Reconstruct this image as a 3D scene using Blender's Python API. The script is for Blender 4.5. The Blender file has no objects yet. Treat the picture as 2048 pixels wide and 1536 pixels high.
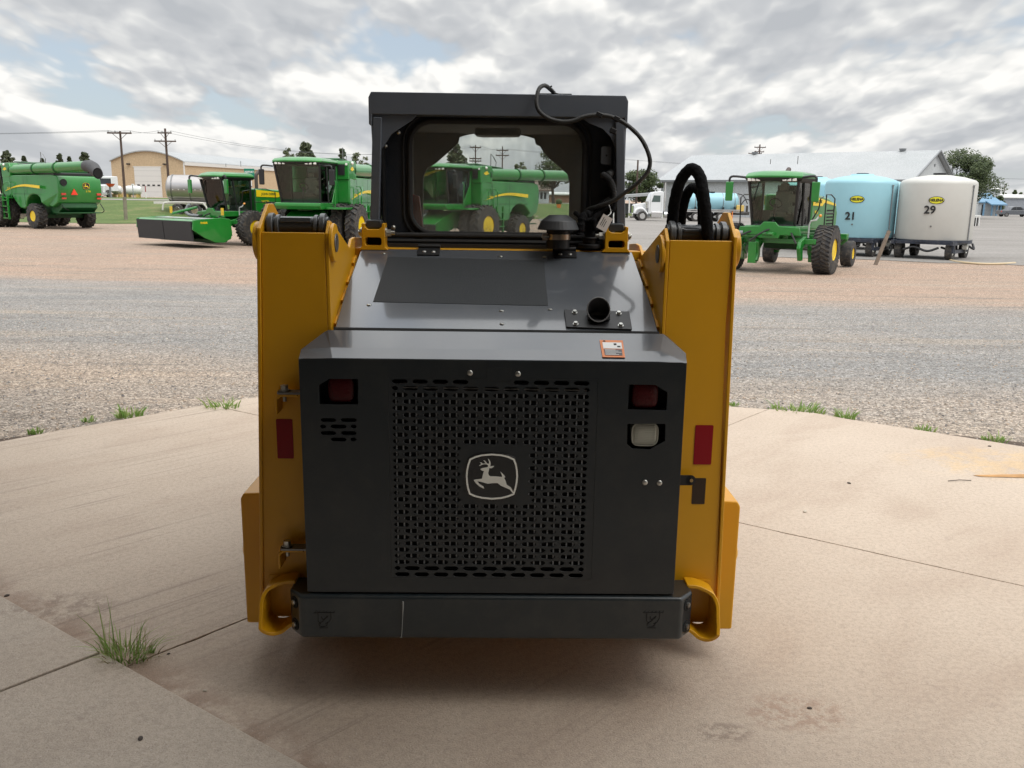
import bpy, bmesh, math, random
from mathutils import Vector, Matrix, noise
random.seed(7)
S = bpy.context.scene; COL = S.collection; R = math.radians
# ------------------------------------------------------------ camera
F = 1740.; PITCH = math.atan((768-395)/F); ROLL = R(0.8); EYE = 1.7
cam = bpy.data.objects.new('camera', bpy.data.cameras.new('camera')); COL.objects.link(cam)
cam.data.sensor_width = 36; cam.data.lens = F/2048*36
cam.data.clip_start = .05; cam.data.clip_end = 3000
cam.matrix_world = Matrix.Translation((0, 0, EYE)) @ Matrix.Rotation(math.pi/2-PITCH, 4, 'X') @ Matrix.Rotation(ROLL, 4, 'Z')
S.camera = cam
S.view_settings.view_transform = 'Standard'; S.view_settings.look = 'None'
S.view_settings.exposure = .55; S.view_settings.gamma = 1
# ------------------------------------------------------------ light
SUN_EL, SUN_AZ = R(58), R(134)          # azimuth clockwise from +Y
W = bpy.data.worlds.new('World'); S.world = W; W.use_nodes = True
nt = W.node_tree; nt.nodes.clear(); N = nt.nodes.new; LK = nt.links.new
def wn(kind, **kw):
    n = N(kind)
    for k, v in kw.items(): setattr(n, k, v)
    return n
def wm(op, a, b=None, c=None, clamp=False):
    n = wn('ShaderNodeMath', operation=op, use_clamp=clamp)
    for i, v in enumerate((a, b, c)):
        if v is None: continue
        if isinstance(v, (int, float)): n.inputs[i].default_value = v
        else: LK(v, n.inputs[i])
    return n.outputs[0]
sky = wn('ShaderNodeTexSky', sky_type='NISHITA', sun_disc=False, sun_elevation=SUN_EL, sun_rotation=SUN_AZ, air_density=1.0, dust_density=1.5)
tc = wn('ShaderNodeTexCoord'); sx = wn('ShaderNodeSeparateXYZ'); LK(tc.outputs['Generated'], sx.inputs[0])
X, Yc, Zc = sx.outputs
Zp = wm('MAXIMUM', Zc, 0.0)
def field(dz, warp=0.0):
    """cloud density looked up dz higher in the sky"""
    z = wm('ADD', Zp, dz); q = wm('ADD', z, 0.10)
    cx = wn('ShaderNodeCombineXYZ')
    qs = wm('POWER', q, .4)
    LK(wm('MULTIPLY', wm('DIVIDE', X, qs), 1.75), cx.inputs[0]); LK(wm('MULTIPLY', Yc, 1.1), cx.inputs[1])
    LK(wm('MULTIPLY', wm('LOGARITHM', q, 2.718), 1.25), cx.inputs[2])
    big = wn('ShaderNodeTexNoise', noise_dimensions='3D'); LK(cx.outputs[0], big.inputs['Vector'])
    big.inputs['Scale'].default_value = 1.7; big.inputs['Detail'].default_value = 1; big.inputs['Roughness'].default_value = .5
    nzd = wn('ShaderNodeTexNoise', noise_dimensions='3D'); LK(cx.outputs[0], nzd.inputs['Vector'])
    nzd.inputs['Scale'].default_value = 7; nzd.inputs['Detail'].default_value = 2; nzd.inputs['Roughness'].default_value = .6
    off = wn('ShaderNodeVectorMath', operation='MULTIPLY_ADD'); LK(nzd.outputs['Color'], off.inputs[0]); off.inputs[1].default_value = (.16, .16, .16); LK(cx.outputs[0], off.inputs[2])
    bil = wn('ShaderNodeTexVoronoi', feature='F1'); LK(off.outputs[0], bil.inputs['Vector'])
    bil.inputs['Scale'].default_value = 2.9; bil.inputs['Detail'].default_value = 2.0; bil.inputs['Roughness'].default_value = .55; bil.inputs['Lacunarity'].default_value = 2.3
    return wm('ADD', wm('SUBTRACT', big.outputs[0], wm('MULTIPLY', bil.outputs['Distance'], .30)), .10)
d0 = field(0); d1 = field(.016)
def smooth(v, a, b):
    n = wn('ShaderNodeMapRange', interpolation_type='SMOOTHSTEP'); LK(v, n.inputs[0])
    n.inputs[1].default_value = a; n.inputs[2].default_value = b; return n.outputs[0]
cov = smooth(d0, .05, .20)
lit = wm('MULTIPLY', wm('SUBTRACT', d0, d1), 3.4)
lit = wm('SUBTRACT', wm('ADD', lit, .62), wm('MULTIPLY', smooth(d0, .34, .54), .50), clamp=True)
ramp = wn('ShaderNodeValToRGB'); LK(lit, ramp.inputs[0]); cr = ramp.color_ramp
cr.elements[0].position = 0.0; cr.elements[0].color = (.35, .365, .385, 1)
cr.elements[1].position = 1.0; cr.elements[1].color = (.70, .69, .665, 1)
e = cr.elements.new(.42); e.color = (.43, .44, .452, 1)
e = cr.elements.new(.7); e.color = (.535, .54, .535, 1)
# thin high veil behind the cumulus, over the clear sky
veil = wn('ShaderNodeMix', data_type='RGBA'); veil.inputs[0].default_value = .62
LK(sky.outputs[0], veil.inputs[6]); veil.inputs[7].default_value = (3.9, 4.3, 4.7, 1)
cl10 = wn('ShaderNodeMix', data_type='RGBA', blend_type='MULTIPLY'); cl10.inputs[0].default_value = 1
LK(ramp.outputs[0], cl10.inputs[6]); cl10.inputs[7].default_value = (10, 10, 10, 1)
mixc = wn('ShaderNodeMix', data_type='RGBA'); LK(cov, mixc.inputs[0]); LK(veil.outputs[2], mixc.inputs[6]); LK(cl10.outputs[2], mixc.inputs[7])
# haze near the horizon
hz = wn('ShaderNodeMix', data_type='RGBA'); LK(wm('MULTIPLY', smooth(Zp, .075, .0), .6), hz.inputs[0])
LK(mixc.outputs[2], hz.inputs[6]); hz.inputs[7].default_value = (4.2, 4.3, 4.4, 1)
# overcast skies are brighter overhead
up = wn('ShaderNodeMix', data_type='RGBA', blend_type='MULTIPLY'); up.inputs[0].default_value = 1
LK(hz.outputs[2], up.inputs[6]); g = wm('ADD', 1.0, wm('MULTIPLY', wm('SUBTRACT', Zp, .2, clamp=True), 3.0))
cg = wn('ShaderNodeCombineColor'); [LK(g, cg.inputs[i]) for i in range(3)]; LK(cg.outputs[0], up.inputs[7])
bg = wn('ShaderNodeBackground'); LK(up.outputs[2], bg.inputs[0]); bg.inputs[1].default_value = .1
wo = wn('ShaderNodeOutputWorld'); LK(bg.outputs[0], wo.inputs[0])
sl = bpy.data.lights.new('sun', 'SUN'); sl.energy = 1.2; sl.angle = R(32); sl.color = (1, .95, .87)
sun = bpy.data.objects.new('sun', sl); COL.objects.link(sun)
sd = Vector((math.sin(SUN_AZ)*math.cos(SUN_EL), math.cos(SUN_AZ)*math.cos(SUN_EL), math.sin(SUN_EL)))
sun.rotation_euler = sd.to_track_quat('Z', 'Y').to_euler(); sun.location = sd*30
# ------------------------------------------------------------ pixel -> place
_fw = Vector((0, math.cos(PITCH), -math.sin(PITCH))); _up = Vector((0, math.sin(PITCH), math.cos(PITCH)))
def ray(x, y):
    u = x-1024; v = 768-y; c, s = math.cos(ROLL), math.sin(ROLL)
    return _fw*F + Vector((1, 0, 0))*(u*c-v*s) + _up*(u*s+v*c)
O = Vector((0, 0, EYE))
def atY(x, y, Y):
    d = ray(x, y); return O + d*(Y/d.y)
def sstep(a, b, t):
    t = max(0, min(1, (t-a)/(b-a))); return t*t*(3-2*t)
def gz(x, y):
    z = -.035 - .465*max(0, min(1, (y-7.2)/17))
    # bank up to the highway on the left and centre
    edge = 62 + 1.03*max(0, x+28) + 1.2*math.sin(x*.11)
    k = 1-sstep(13, 19, x)
    z += 1.46*sstep(edge, edge+17, y)*k
    return z
def G(px, py):
    d = ray(px, py).normalized(); p = O.copy(); t = 1
    while t < 900:
        q = O + d*t
        if q.z < gz(q.x, q.y): break
        t *= 1.01
    a, b = t/1.01, t
    for _ in range(25):
        m = (a+b)/2; q = O+d*m
        if q.z < gz(q.x, q.y): b = m
        else: a = m
    q = O + d*b; return Vector((q.x, q.y, gz(q.x, q.y)))
# ------------------------------------------------------------ materials
MATS = {}
def mat(name, col, rough=.5, metal=0, coat=0, var=.0, vscale=3., bump=0, bscale=40., spec=.5, dust=0, trans=0, emit=0):
    if name in MATS: return MATS[name]
    m = bpy.data.materials.new(name); m.use_nodes = True; t = m.node_tree; b = t.nodes['Principled BSDF']
    b.inputs['Base Color'].default_value = (*col, 1); b.inputs['Roughness'].default_value = rough
    b.inputs['Metallic'].default_value = metal; b.inputs['Coat Weight'].default_value = coat; b.inputs['Coat Roughness'].default_value = .06
    b.inputs['Specular IOR Level'].default_value = spec; b.inputs['Transmission Weight'].default_value = trans
    if emit: b.inputs['Emission Color'].default_value = (*col, 1); b.inputs['Emission Strength'].default_value = emit
    tc = t.nodes.new('ShaderNodeTexCoord')
    if var or dust:
        n = t.nodes.new('ShaderNodeTexNoise'); n.inputs['Scale'].default_value = vscale; n.inputs['Detail'].default_value = 6; n.inputs['Roughness'].default_value = .6
        t.links.new(tc.outputs['Object'], n.inputs['Vector'])
        mr = t.nodes.new('ShaderNodeMapRange'); t.links.new(n.outputs[0], mr.inputs[0]); mr.inputs[1].default_value = .3; mr.inputs[2].default_value = .7
        mr.inputs[3].default_value = 0; mr.inputs[4].default_value = 1
        mx = t.nodes.new('ShaderNodeMix'); mx.data_type = 'RGBA'; t.links.new(mr.outputs[0], mx.inputs[0])
        mx.inputs[6].default_value = (*[c*(1-var) for c in col], 1); mx.inputs[7].default_value = (*[min(1, c*(1+var)) for c in col], 1)
        out = mx.outputs[2]
        if dust:
            n2 = t.nodes.new('ShaderNodeTexNoise'); n2.inputs['Scale'].default_value = vscale*2.7; n2.inputs['Detail'].default_value = 8; n2.inputs['Roughness'].default_value = .7
            t.links.new(tc.outputs['Object'], n2.inputs['Vector'])
            m2 = t.nodes.new('ShaderNodeMapRange'); t.links.new(n2.outputs[0], m2.inputs[0]); m2.inputs[1].default_value = .45; m2.inputs[2].default_value = .8; m2.inputs[4].default_value = dust
            mx2 = t.nodes.new('ShaderNodeMix'); mx2.data_type = 'RGBA'; t.links.new(m2.outputs[0], mx2.inputs[0]); t.links.new(out, mx2.inputs[6]); mx2.inputs[7].default_value = (.30, .25, .19, 1)
            out = mx2.outputs[2]
            ra = t.nodes.new('ShaderNodeMath'); ra.operation = 'ADD'; ra.inputs[1].default_value = rough; t.links.new(m2.outputs[0], ra.inputs[0]); t.links.new(ra.outputs[0], b.inputs['Roughness'])
        t.links.new(out, b.inputs['Base Color'])
    if bump:
        n = t.nodes.new('ShaderNodeTexNoise'); n.inputs['Scale'].default_value = bscale; n.inputs['Detail'].default_value = 4
        t.links.new(tc.outputs['Object'], n.inputs['Vector'])
        bp = t.nodes.new('ShaderNodeBump'); bp.inputs['Strength'].default_value = bump; bp.inputs['Distance'].default_value = .01
        t.links.new(n.outputs[0], bp.inputs['Height']); t.links.new(bp.outputs[0], b.inputs['Normal'])
    MATS[name] = m; return m
YEL = mat('construction_yellow', (.68, .335, .004), .42, coat=.12, var=.05, vscale=2, bump=.03, bscale=300, dust=.015)
GRY = mat('charcoal_paint_lit', (.080, .088, .100), .22, coat=1, var=.06, vscale=3, dust=.05)  # dark loader paint, skylight on hood and door top put into the colour
DRK = mat('charcoal_paint_shaded', (.0095, .0145, .0185), .34, coat=.3, var=.10, vscale=2, dust=.06)  # same paint, darkened for the shade on the rear door face
CAB = mat('cab_blue_black_paint', (.105, .12, .145), .40, coat=.25, var=.08, vscale=3, dust=.04, bump=.04, bscale=200)
BLK = mat('black_plastic', (.012, .012, .013), .45, var=.1)
VBK = mat('black_cavity', (.004, .004, .004), .9)
RUB = mat('black_rubber', (.018, .018, .019), .7, var=.2, vscale=6, bump=.1, bscale=60)
SLV = mat('woven_sleeve', (.010, .010, .011), .95, var=.3, vscale=30, bump=.6, bscale=90, spec=.15)
MSH = mat('mesh_screen_black', (.030, .034, .038), .75, bump=.5, bscale=500)
STL = mat('zinc_steel', (.50, .50, .47), .32, metal=.9, var=.12, vscale=20)
STD = mat('dull_steel', (.22, .22, .22), .4, metal=.8, var=.2, vscale=10)
WIR = mat('grey_wire_mesh', (.17, .18, .19), .5)
RED = mat('red_lens', (.050, .0015, .003), .3, coat=.12, spec=.2, bump=.3, bscale=180)
RFL = mat('red_reflector', (.27, .003, .010), .4, coat=.05, spec=.3)
CLR = mat('clear_ribbed_lens', (.42, .42, .36), .2, coat=.7)
WHT = mat('white_paint', (.75, .75, .73), .4, coat=.2, var=.03)
CRM = mat('emblem_silver_white', (.82, .82, .76), .4)
CRN = mat('emblem_cream_line', (.92, .92, .86), .4)
ORG = mat('orange_decal', (.72, .22, .06), .4)
BRS = mat('worn_brass', (.40, .27, .12), .4, metal=.7)
# ------------------------------------------------------------ mesh helpers
class MB:
    def __init__(s): s.v = []; s.f = []; s.M = Matrix()
    def add(s, vs, fs):
        o = len(s.v); s.v += [tuple(s.M @ Vector(p)) for p in vs]; s.f += [tuple(i+o for i in f) for f in fs]; return s
    def box(s, x0, x1, y0, y1, z0, z1):
        vs = [(x, y, z) for x in (x0, x1) for y in (y0, y1) for z in (z0, z1)]
        return s.add(vs, [(0, 1, 3, 2), (4, 6, 7, 5), (0, 4, 5, 1), (2, 3, 7, 6), (0, 2, 6, 4), (1, 5, 7, 3)])
    def prism(s, pts, plane, a, b):
        n = len(pts)
        def m(p, t): return {'xz': (p[0], t, p[1]), 'yz': (t, p[0], p[1]), 'xy': (p[0], p[1], t)}[plane]
        vs = [m(p, a) for p in pts]+[m(p, b) for p in pts]
        fs = [tuple(range(n)), tuple(range(2*n-1, n-1, -1))]+[(i, i+n, (i+1) % n+n, (i+1) % n) for i in range(n)]
        return s.add(vs, fs)
    def loft(s, rings, cap=True, close=False):
        n = len(rings[0]); vs = [p for r in rings for p in r]; fs = []
        m = len(rings)
        for k in range(m if close else m-1):
            a = k*n; b = ((k+1) % m)*n
            fs += [(a+i, a+(i+1) % n, b+(i+1) % n, b+i) for i in range(n)]
        if cap and not close: fs += [tuple(range(n-1, -1, -1)), tuple(range((m-1)*n, m*n))]
        return s.add(vs, fs)
    def cyl(s, p0, p1, r0, r1=None, seg=20, cap=True):
        p0 = Vector(p0); p1 = Vector(p1); r1 = r0 if r1 is None else r1
        q = (p1-p0).to_track_quat('Z', 'Y')
        rr = []
        for p, r in ((p0, r0), (p1, r1)): rr.append([p+q @ Vector((r*math.cos(2*math.pi*i/seg), r*math.sin(2*math.pi*i/seg), 0)) for i in range(seg)])
        return s.loft(rr, cap)
    def ring(s, p0, p1, ro, ri, seg=28):
        p0 = Vector(p0); p1 = Vector(p1); q = (p1-p0).to_track_quat('Z', 'Y'); rr = []
        for p, r in ((p0, ro), (p1, ro), (p1, ri), (p0, ri)): rr.append([p+q @ Vector((r*math.cos(2*math.pi*i/seg), r*math.sin(2*math.pi*i/seg), 0)) for i in range(seg)])
        return s.loft(rr, close=True)
    def lathe(s, prof, c, ax, seg=28):
        """prof: (radius, along axis) pairs"""
        c = Vector(c); q = Vector(ax).to_track_quat('Z', 'Y'); rr = []
        for r, h in prof: rr.append([c+q @ Vector((r*math.cos(2*math.pi*i/seg), r*math.sin(2*math.pi*i/seg), h)) for i in range(seg)])
        return s.loft(rr, cap=prof[0][0] > 1e-6)
    def tube(s, pts, r, seg=10, sub=0, cap=True, wob=0, sx=1):
        pts = [Vector(p) for p in pts]
        if sub: pts = spline(pts, sub)
        n = len(pts); rs = r if isinstance(r, (list, tuple)) else None
        rr = []; up = None
        for i, p in enumerate(pts):
            t = (pts[min(i+1, n-1)]-pts[max(i-1, 0)]).normalized()
            if up is None:
                up = t.orthogonal().normalized()
            up = (up-t*up.dot(t)).normalized(); si = t.cross(up)
            rad = (rs[0]+(rs[-1]-rs[0])*i/(n-1) if len(rs) == 2 else rs[i]) if rs else r
            if wob: rad *= 1+wob*math.sin(i*2.3)+wob*.6*math.sin(i*5.1+1)
            rr.append([p+(up*math.cos(2*math.pi*k/seg)*sx+si*math.sin(2*math.pi*k/seg))*rad for k in range(seg)])
        return s.loft(rr, cap)
    def ball(s, c, r, seg=12, rings=7, sc=(1, 1, 1), cut=0):
        c = Vector(c); rr = []
        for k in range(rings+1):
            a = math.pi*(cut + (1-cut)*k/rings)-math.pi/2
            rad = max(math.cos(a), 1e-4)*r; h = math.sin(a)*r
            rr.append([c+Vector((rad*math.cos(2*math.pi*i/seg)*sc[0], rad*math.sin(2*math.pi*i/seg)*sc[1], h*sc[2])) for i in range(seg)])
        return s.loft(rr)
    def build(s, name, m, parent=None, bevel=0, smooth=True, seg=2, ang=32):
        me = bpy.data.meshes.new(name); me.from_pydata(s.v, [], s.f); me.update()
        bm = bmesh.new(); bm.from_mesh(me); bmesh.ops.recalc_face_normals(bm, faces=bm.faces); bm.to_mesh(me); bm.free()
        return mk(name, me, m, parent, bevel, smooth, seg, ang)
def mk(name, me, m, parent=None, bevel=0, smooth=True, seg=2, ang=32):
    if smooth:
        me.shade_smooth(); me.set_sharp_from_angle(angle=R(ang))
    o = bpy.data.objects.new(name, me); COL.objects.link(o)
    for q in (m if isinstance(m, list) else [m]): me.materials.append(q)
    if parent: o.parent = parent
    if bevel:
        b = o.modifiers.new('bevel', 'BEVEL'); b.width = bevel; b.segments = seg; b.limit_method = 'ANGLE'; b.angle_limit = R(35); b.harden_normals = True
    return o
def spline(P, sub):
    P = [Vector(p) for p in P]; out = []
    for i in range(len(P)-1):
        a = P[max(i-1, 0)]; b = P[i]; c = P[i+1]; d = P[min(i+2, len(P)-1)]
        for k in range(sub):
            t = k/sub; out.append(.5*((2*b)+(c-a)*t+(2*a-5*b+4*c-d)*t*t+(3*b-a-3*c+d)*t**3))
    out.append(P[-1]); return out
def plate(name, loops, th, y, m, parent, bevel=0, plane='xz'):
    """flat plate with holes: loops[0] is the outline, the rest are holes; thickness runs from y to y+th"""
    cu = bpy.data.curves.new(name, 'CURVE'); cu.dimensions = '2D'; cu.fill_mode = 'BOTH'; cu.extrude = abs(th)/2
    for lp in loops:
        sp = cu.splines.new('POLY'); sp.points.add(len(lp)-1); sp.use_cyclic_u = True
        for i, p in enumerate(lp): sp.points[i].co = (p[0], p[1], 0, 1)
    tmp = bpy.data.objects.new('tmp', cu); COL.objects.link(tmp)
    dg = bpy.context.evaluated_depsgraph_get(); me = bpy.data.meshes.new_from_object(tmp.evaluated_get(dg))
    bpy.data.objects.remove(tmp); bpy.data.curves.remove(cu)
    c = y+th/2
    for v in me.vertices:
        if plane == 'xz': v.co = (v.co.x, c-v.co.z, v.co.y)
        elif plane == 'yz': v.co = (c+v.co.z, v.co.x, v.co.y)
    bm = bmesh.new(); bm.from_mesh(me); bmesh.ops.remove_doubles(bm, verts=bm.verts, dist=1e-5); bmesh.ops.recalc_face_normals(bm, faces=bm.faces); bm.to_mesh(me); bm.free()
    return mk(name, me, m, parent, bevel, False)
def text(name, s, size, M, m, parent=None, th=.002, bold=0, sx=1, align='CENTER'):
    cu = bpy.data.curves.new(name, 'FONT'); cu.body = s; cu.size = size; cu.align_x = align; cu.align_y = 'CENTER'; cu.extrude = th/2; cu.offset = bold; cu.resolution_u = 3
    tmp = bpy.data.objects.new('tmp', cu); COL.objects.link(tmp)
    dg = bpy.context.evaluated_depsgraph_get(); me = bpy.data.meshes.new_from_object(tmp.evaluated_get(dg))
    bpy.data.objects.remove(tmp); bpy.data.curves.remove(cu)
    me.transform(M @ Matrix.Diagonal((sx, 1, 1, 1)))
    return mk(name, me, m, parent, 0, False)
def rr(x0, x1, z0, z1, r, n=4):
    o = []
    for cx, cz, a in ((x1-r, z1-r, 0), (x0+r, z1-r, 90), (x0+r, z0+r, 180), (x1-r, z0+r, 270)):
        o += [(cx+r*math.cos(R(a+90*k/n)), cz+r*math.sin(R(a+90*k/n))) for k in range(n+1)]
    return o
def tag(o, label=None, cat=None, group=None, kind=None):
    if label: o['label'] = label
    if cat: o['category'] = cat
    if group: o['group'] = group
    if kind: o['kind'] = kind
    return o
def thing(name, label, cat, loc=(0, 0, 0), rz=0, group=None):
    o = bpy.data.objects.new(name, None); COL.objects.link(o); o.empty_display_size = .1
    o.location = loc; o.rotation_euler = (0, 0, rz); return tag(o, label, cat, group)
def children(o): return [c for c in bpy.data.objects if c.parent == o]
def copy_tree(o, parent=None):
    c = o.copy(); COL.objects.link(c); c.parent = parent
    for ch in children(o): copy_tree(ch, c)
    return c
# ============================================================ SETTING
def shader_ground():
    m = bpy.data.materials.new('yard_gravel'); m.use_nodes = True; t = m.node_tree; b = t.nodes['Principled BSDF']; n = t.nodes.new; l = t.links.new
    b.inputs['Roughness'].default_value = .92; b.inputs['Specular IOR Level'].default_value = .2
    tc = n('ShaderNodeTexCoord'); P = tc.outputs['Object']; sp = n('ShaderNodeSeparateXYZ'); l(P, sp.inputs[0])
    def mth(op, a, c=None, d=None, cl=False):
        q = n('ShaderNodeMath'); q.operation = op; q.use_clamp = cl
        for i, v in enumerate((a, c, d)):
            if v is None: continue
            if isinstance(v, (int, float)): q.inputs[i].default_value = v
            else: l(v, q.inputs[i])
        return q.outputs[0]
    def nz(scale, det=5, ro=.6, vec=None, dist=0):
        q = n('ShaderNodeTexNoise'); q.inputs['Scale'].default_value = scale; q.inputs['Detail'].default_value = det; q.inputs['Roughness'].default_value = ro
        q.inputs['Distortion'].default_value = dist; l(vec or P, q.inputs['Vector']); return q.outputs[0]
    def ss(v, a, c, lo=0, hi=1):
        q = n('ShaderNodeMapRange'); q.interpolation_type = 'SMOOTHSTEP'; l(v, q.inputs[0]); q.inputs[1].default_value = a; q.inputs[2].default_value = c; q.inputs[3].default_value = lo; q.inputs[4].default_value = hi; return q.outputs[0]
    def mix(f, a, c, bt='MIX'):
        q = n('ShaderNodeMix'); q.data_type = 'RGBA'; q.blend_type = bt
        if isinstance(f, (int, float)): q.inputs[0].default_value = f
        else: l(f, q.inputs[0])
        for i, v in ((6, a), (7, c)):
            if isinstance(v, tuple): q.inputs[i].default_value = (*v, 1)
            else: l(v, q.inputs[i])
        return q.outputs[2]
    # distance across the drive, bent a little
    mp = n('ShaderNodeMapping'); l(P, mp.inputs[0]); mp.inputs['Scale'].default_value = (.35, 1, 1)
    wob = mth('MULTIPLY', mth('SUBTRACT', nz(.22, 4, .6, mp.outputs[0]), .5), 6.5)
    wob2 = mth('MULTIPLY', mth('SUBTRACT', nz(1.3, 3, .7, mp.outputs[0]), .5), 2.6)
    D = mth('ADD', mth('ADD', sp.outputs[1], mth('MULTIPLY', sp.outputs[0], BANDK)), mth('ADD', wob, wob2))
    patch = ss(nz(.8, 4, .65, mp.outputs[0], .4), .36, .66)
    tan = mix(patch, (.50, .40, .315), (.42, .365, .315))
    grey = mix(patch, (.285, .283, .278), (.365, .345, .325))
    pink = mix(patch, (.51, .355, .265), (.43, .325, .255))
    Dn = mth('ADD', mth('ADD', sp.outputs[1], mth('MULTIPLY', sp.outputs[0], BANDK)), mth('MULTIPLY', mth('ADD', wob, wob2), .45)); c = mix(ss(Dn, BAND[0]-1.3, BAND[0]+.9), tan, grey)
    c = mix(ss(D, BAND[1]-2.2, BAND[1]+1.8), c, pink)
    # tyre-sorted streaks along x
    mp2 = n('ShaderNodeMapping'); l(P, mp2.inputs[0]); mp2.inputs['Scale'].default_value = (.12, 1.3, 1)
    c = mix(mth('MULTIPLY', ss(nz(.9, 4, .7, mp2.outputs[0]), .48, .70), .65), c, (.45, .375, .30))
    c = mix(mth('MULTIPLY', ss(nz(1.9, 4, .7, mp2.outputs[0]), .52, .70), .55), c, (.20, .185, .17))
    # stones
    st = None
    for sc, a in ((42, .40), (90, .35)):
        v = n('ShaderNodeTexVoronoi'); v.inputs['Scale'].default_value = sc; v.inputs['Randomness'].default_value = 1; l(P, v.inputs['Vector'])
        hs = n('ShaderNodeSeparateColor'); l(v.outputs['Color'], hs.inputs[0])
        val = ss(hs.outputs[0], 0, 1, 1-a, 1+a)
        cc = n('ShaderNodeCombineColor')
        l(val, cc.inputs[0]); l(val, cc.inputs[1]); l(val, cc.inputs[2])
        c = mix(1.0, c, cc.outputs[0], 'MULTIPLY')
        dk = ss(v.outputs['Distance'], .35, .62)
        c = mix(mth('MULTIPLY', dk, .32), c, (.14, .12, .10))
        h = mth('MULTIPLY', mth('SUBTRACT', 1, v.outputs['Distance']), 1/sc)
        st = h if st is None else mth('ADD', st, h)
    l(c, b.inputs['Base Color'])
    bp = n('ShaderNodeBump'); bp.inputs['Strength'].default_value = .7; bp.inputs['Distance'].default_value = 1.0; l(st, bp.inputs['Height']); l(bp.outputs[0], b.inputs['Normal'])
    return m
gl0 = G(0, 690); gl1 = G(0, 556); gr0 = G(2048, 790); gr1 = G(2048, 622)
BANDK = -((gr1.y-gl1.y)/(gr1.x-gl1.x)); BAND = (gl0.y+BANDK*gl0.x, gl1.y+BANDK*gl1.x)
def sheet(name, pts_rows, m, kind='structure'):
    mb = MB(); n = len(pts_rows[0]); vs = [p for r in pts_rows for p in r]
    fs = [(j*n+i, j*n+i+1, (j+1)*n+i+1, (j+1)*n+i) for j in range(len(pts_rows)-1) for i in range(n-1)]
    mb.add(vs, fs); o = mb.build(name, m, ang=60); return tag(o, kind=kind)
def steps(a, b, s0, k):
    o = [a]; s = s0
    while o[-1] < b: o.append(o[-1]+s); s *= k
    return o
xs = steps(0, 900, 1.2, 1.06); xs = [-x for x in xs[:0:-1]]+xs
ys = [-14, -8, -4, 0, 3, 5, 6]+steps(7, 1600, 1.0, 1.035)
g_mat = shader_ground()
ground = sheet('ground', [[(x, y, gz(x, y)-(.10 if y < 5 and abs(x) < 4 else 0)) for x in xs] for y in ys], g_mat)
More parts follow.
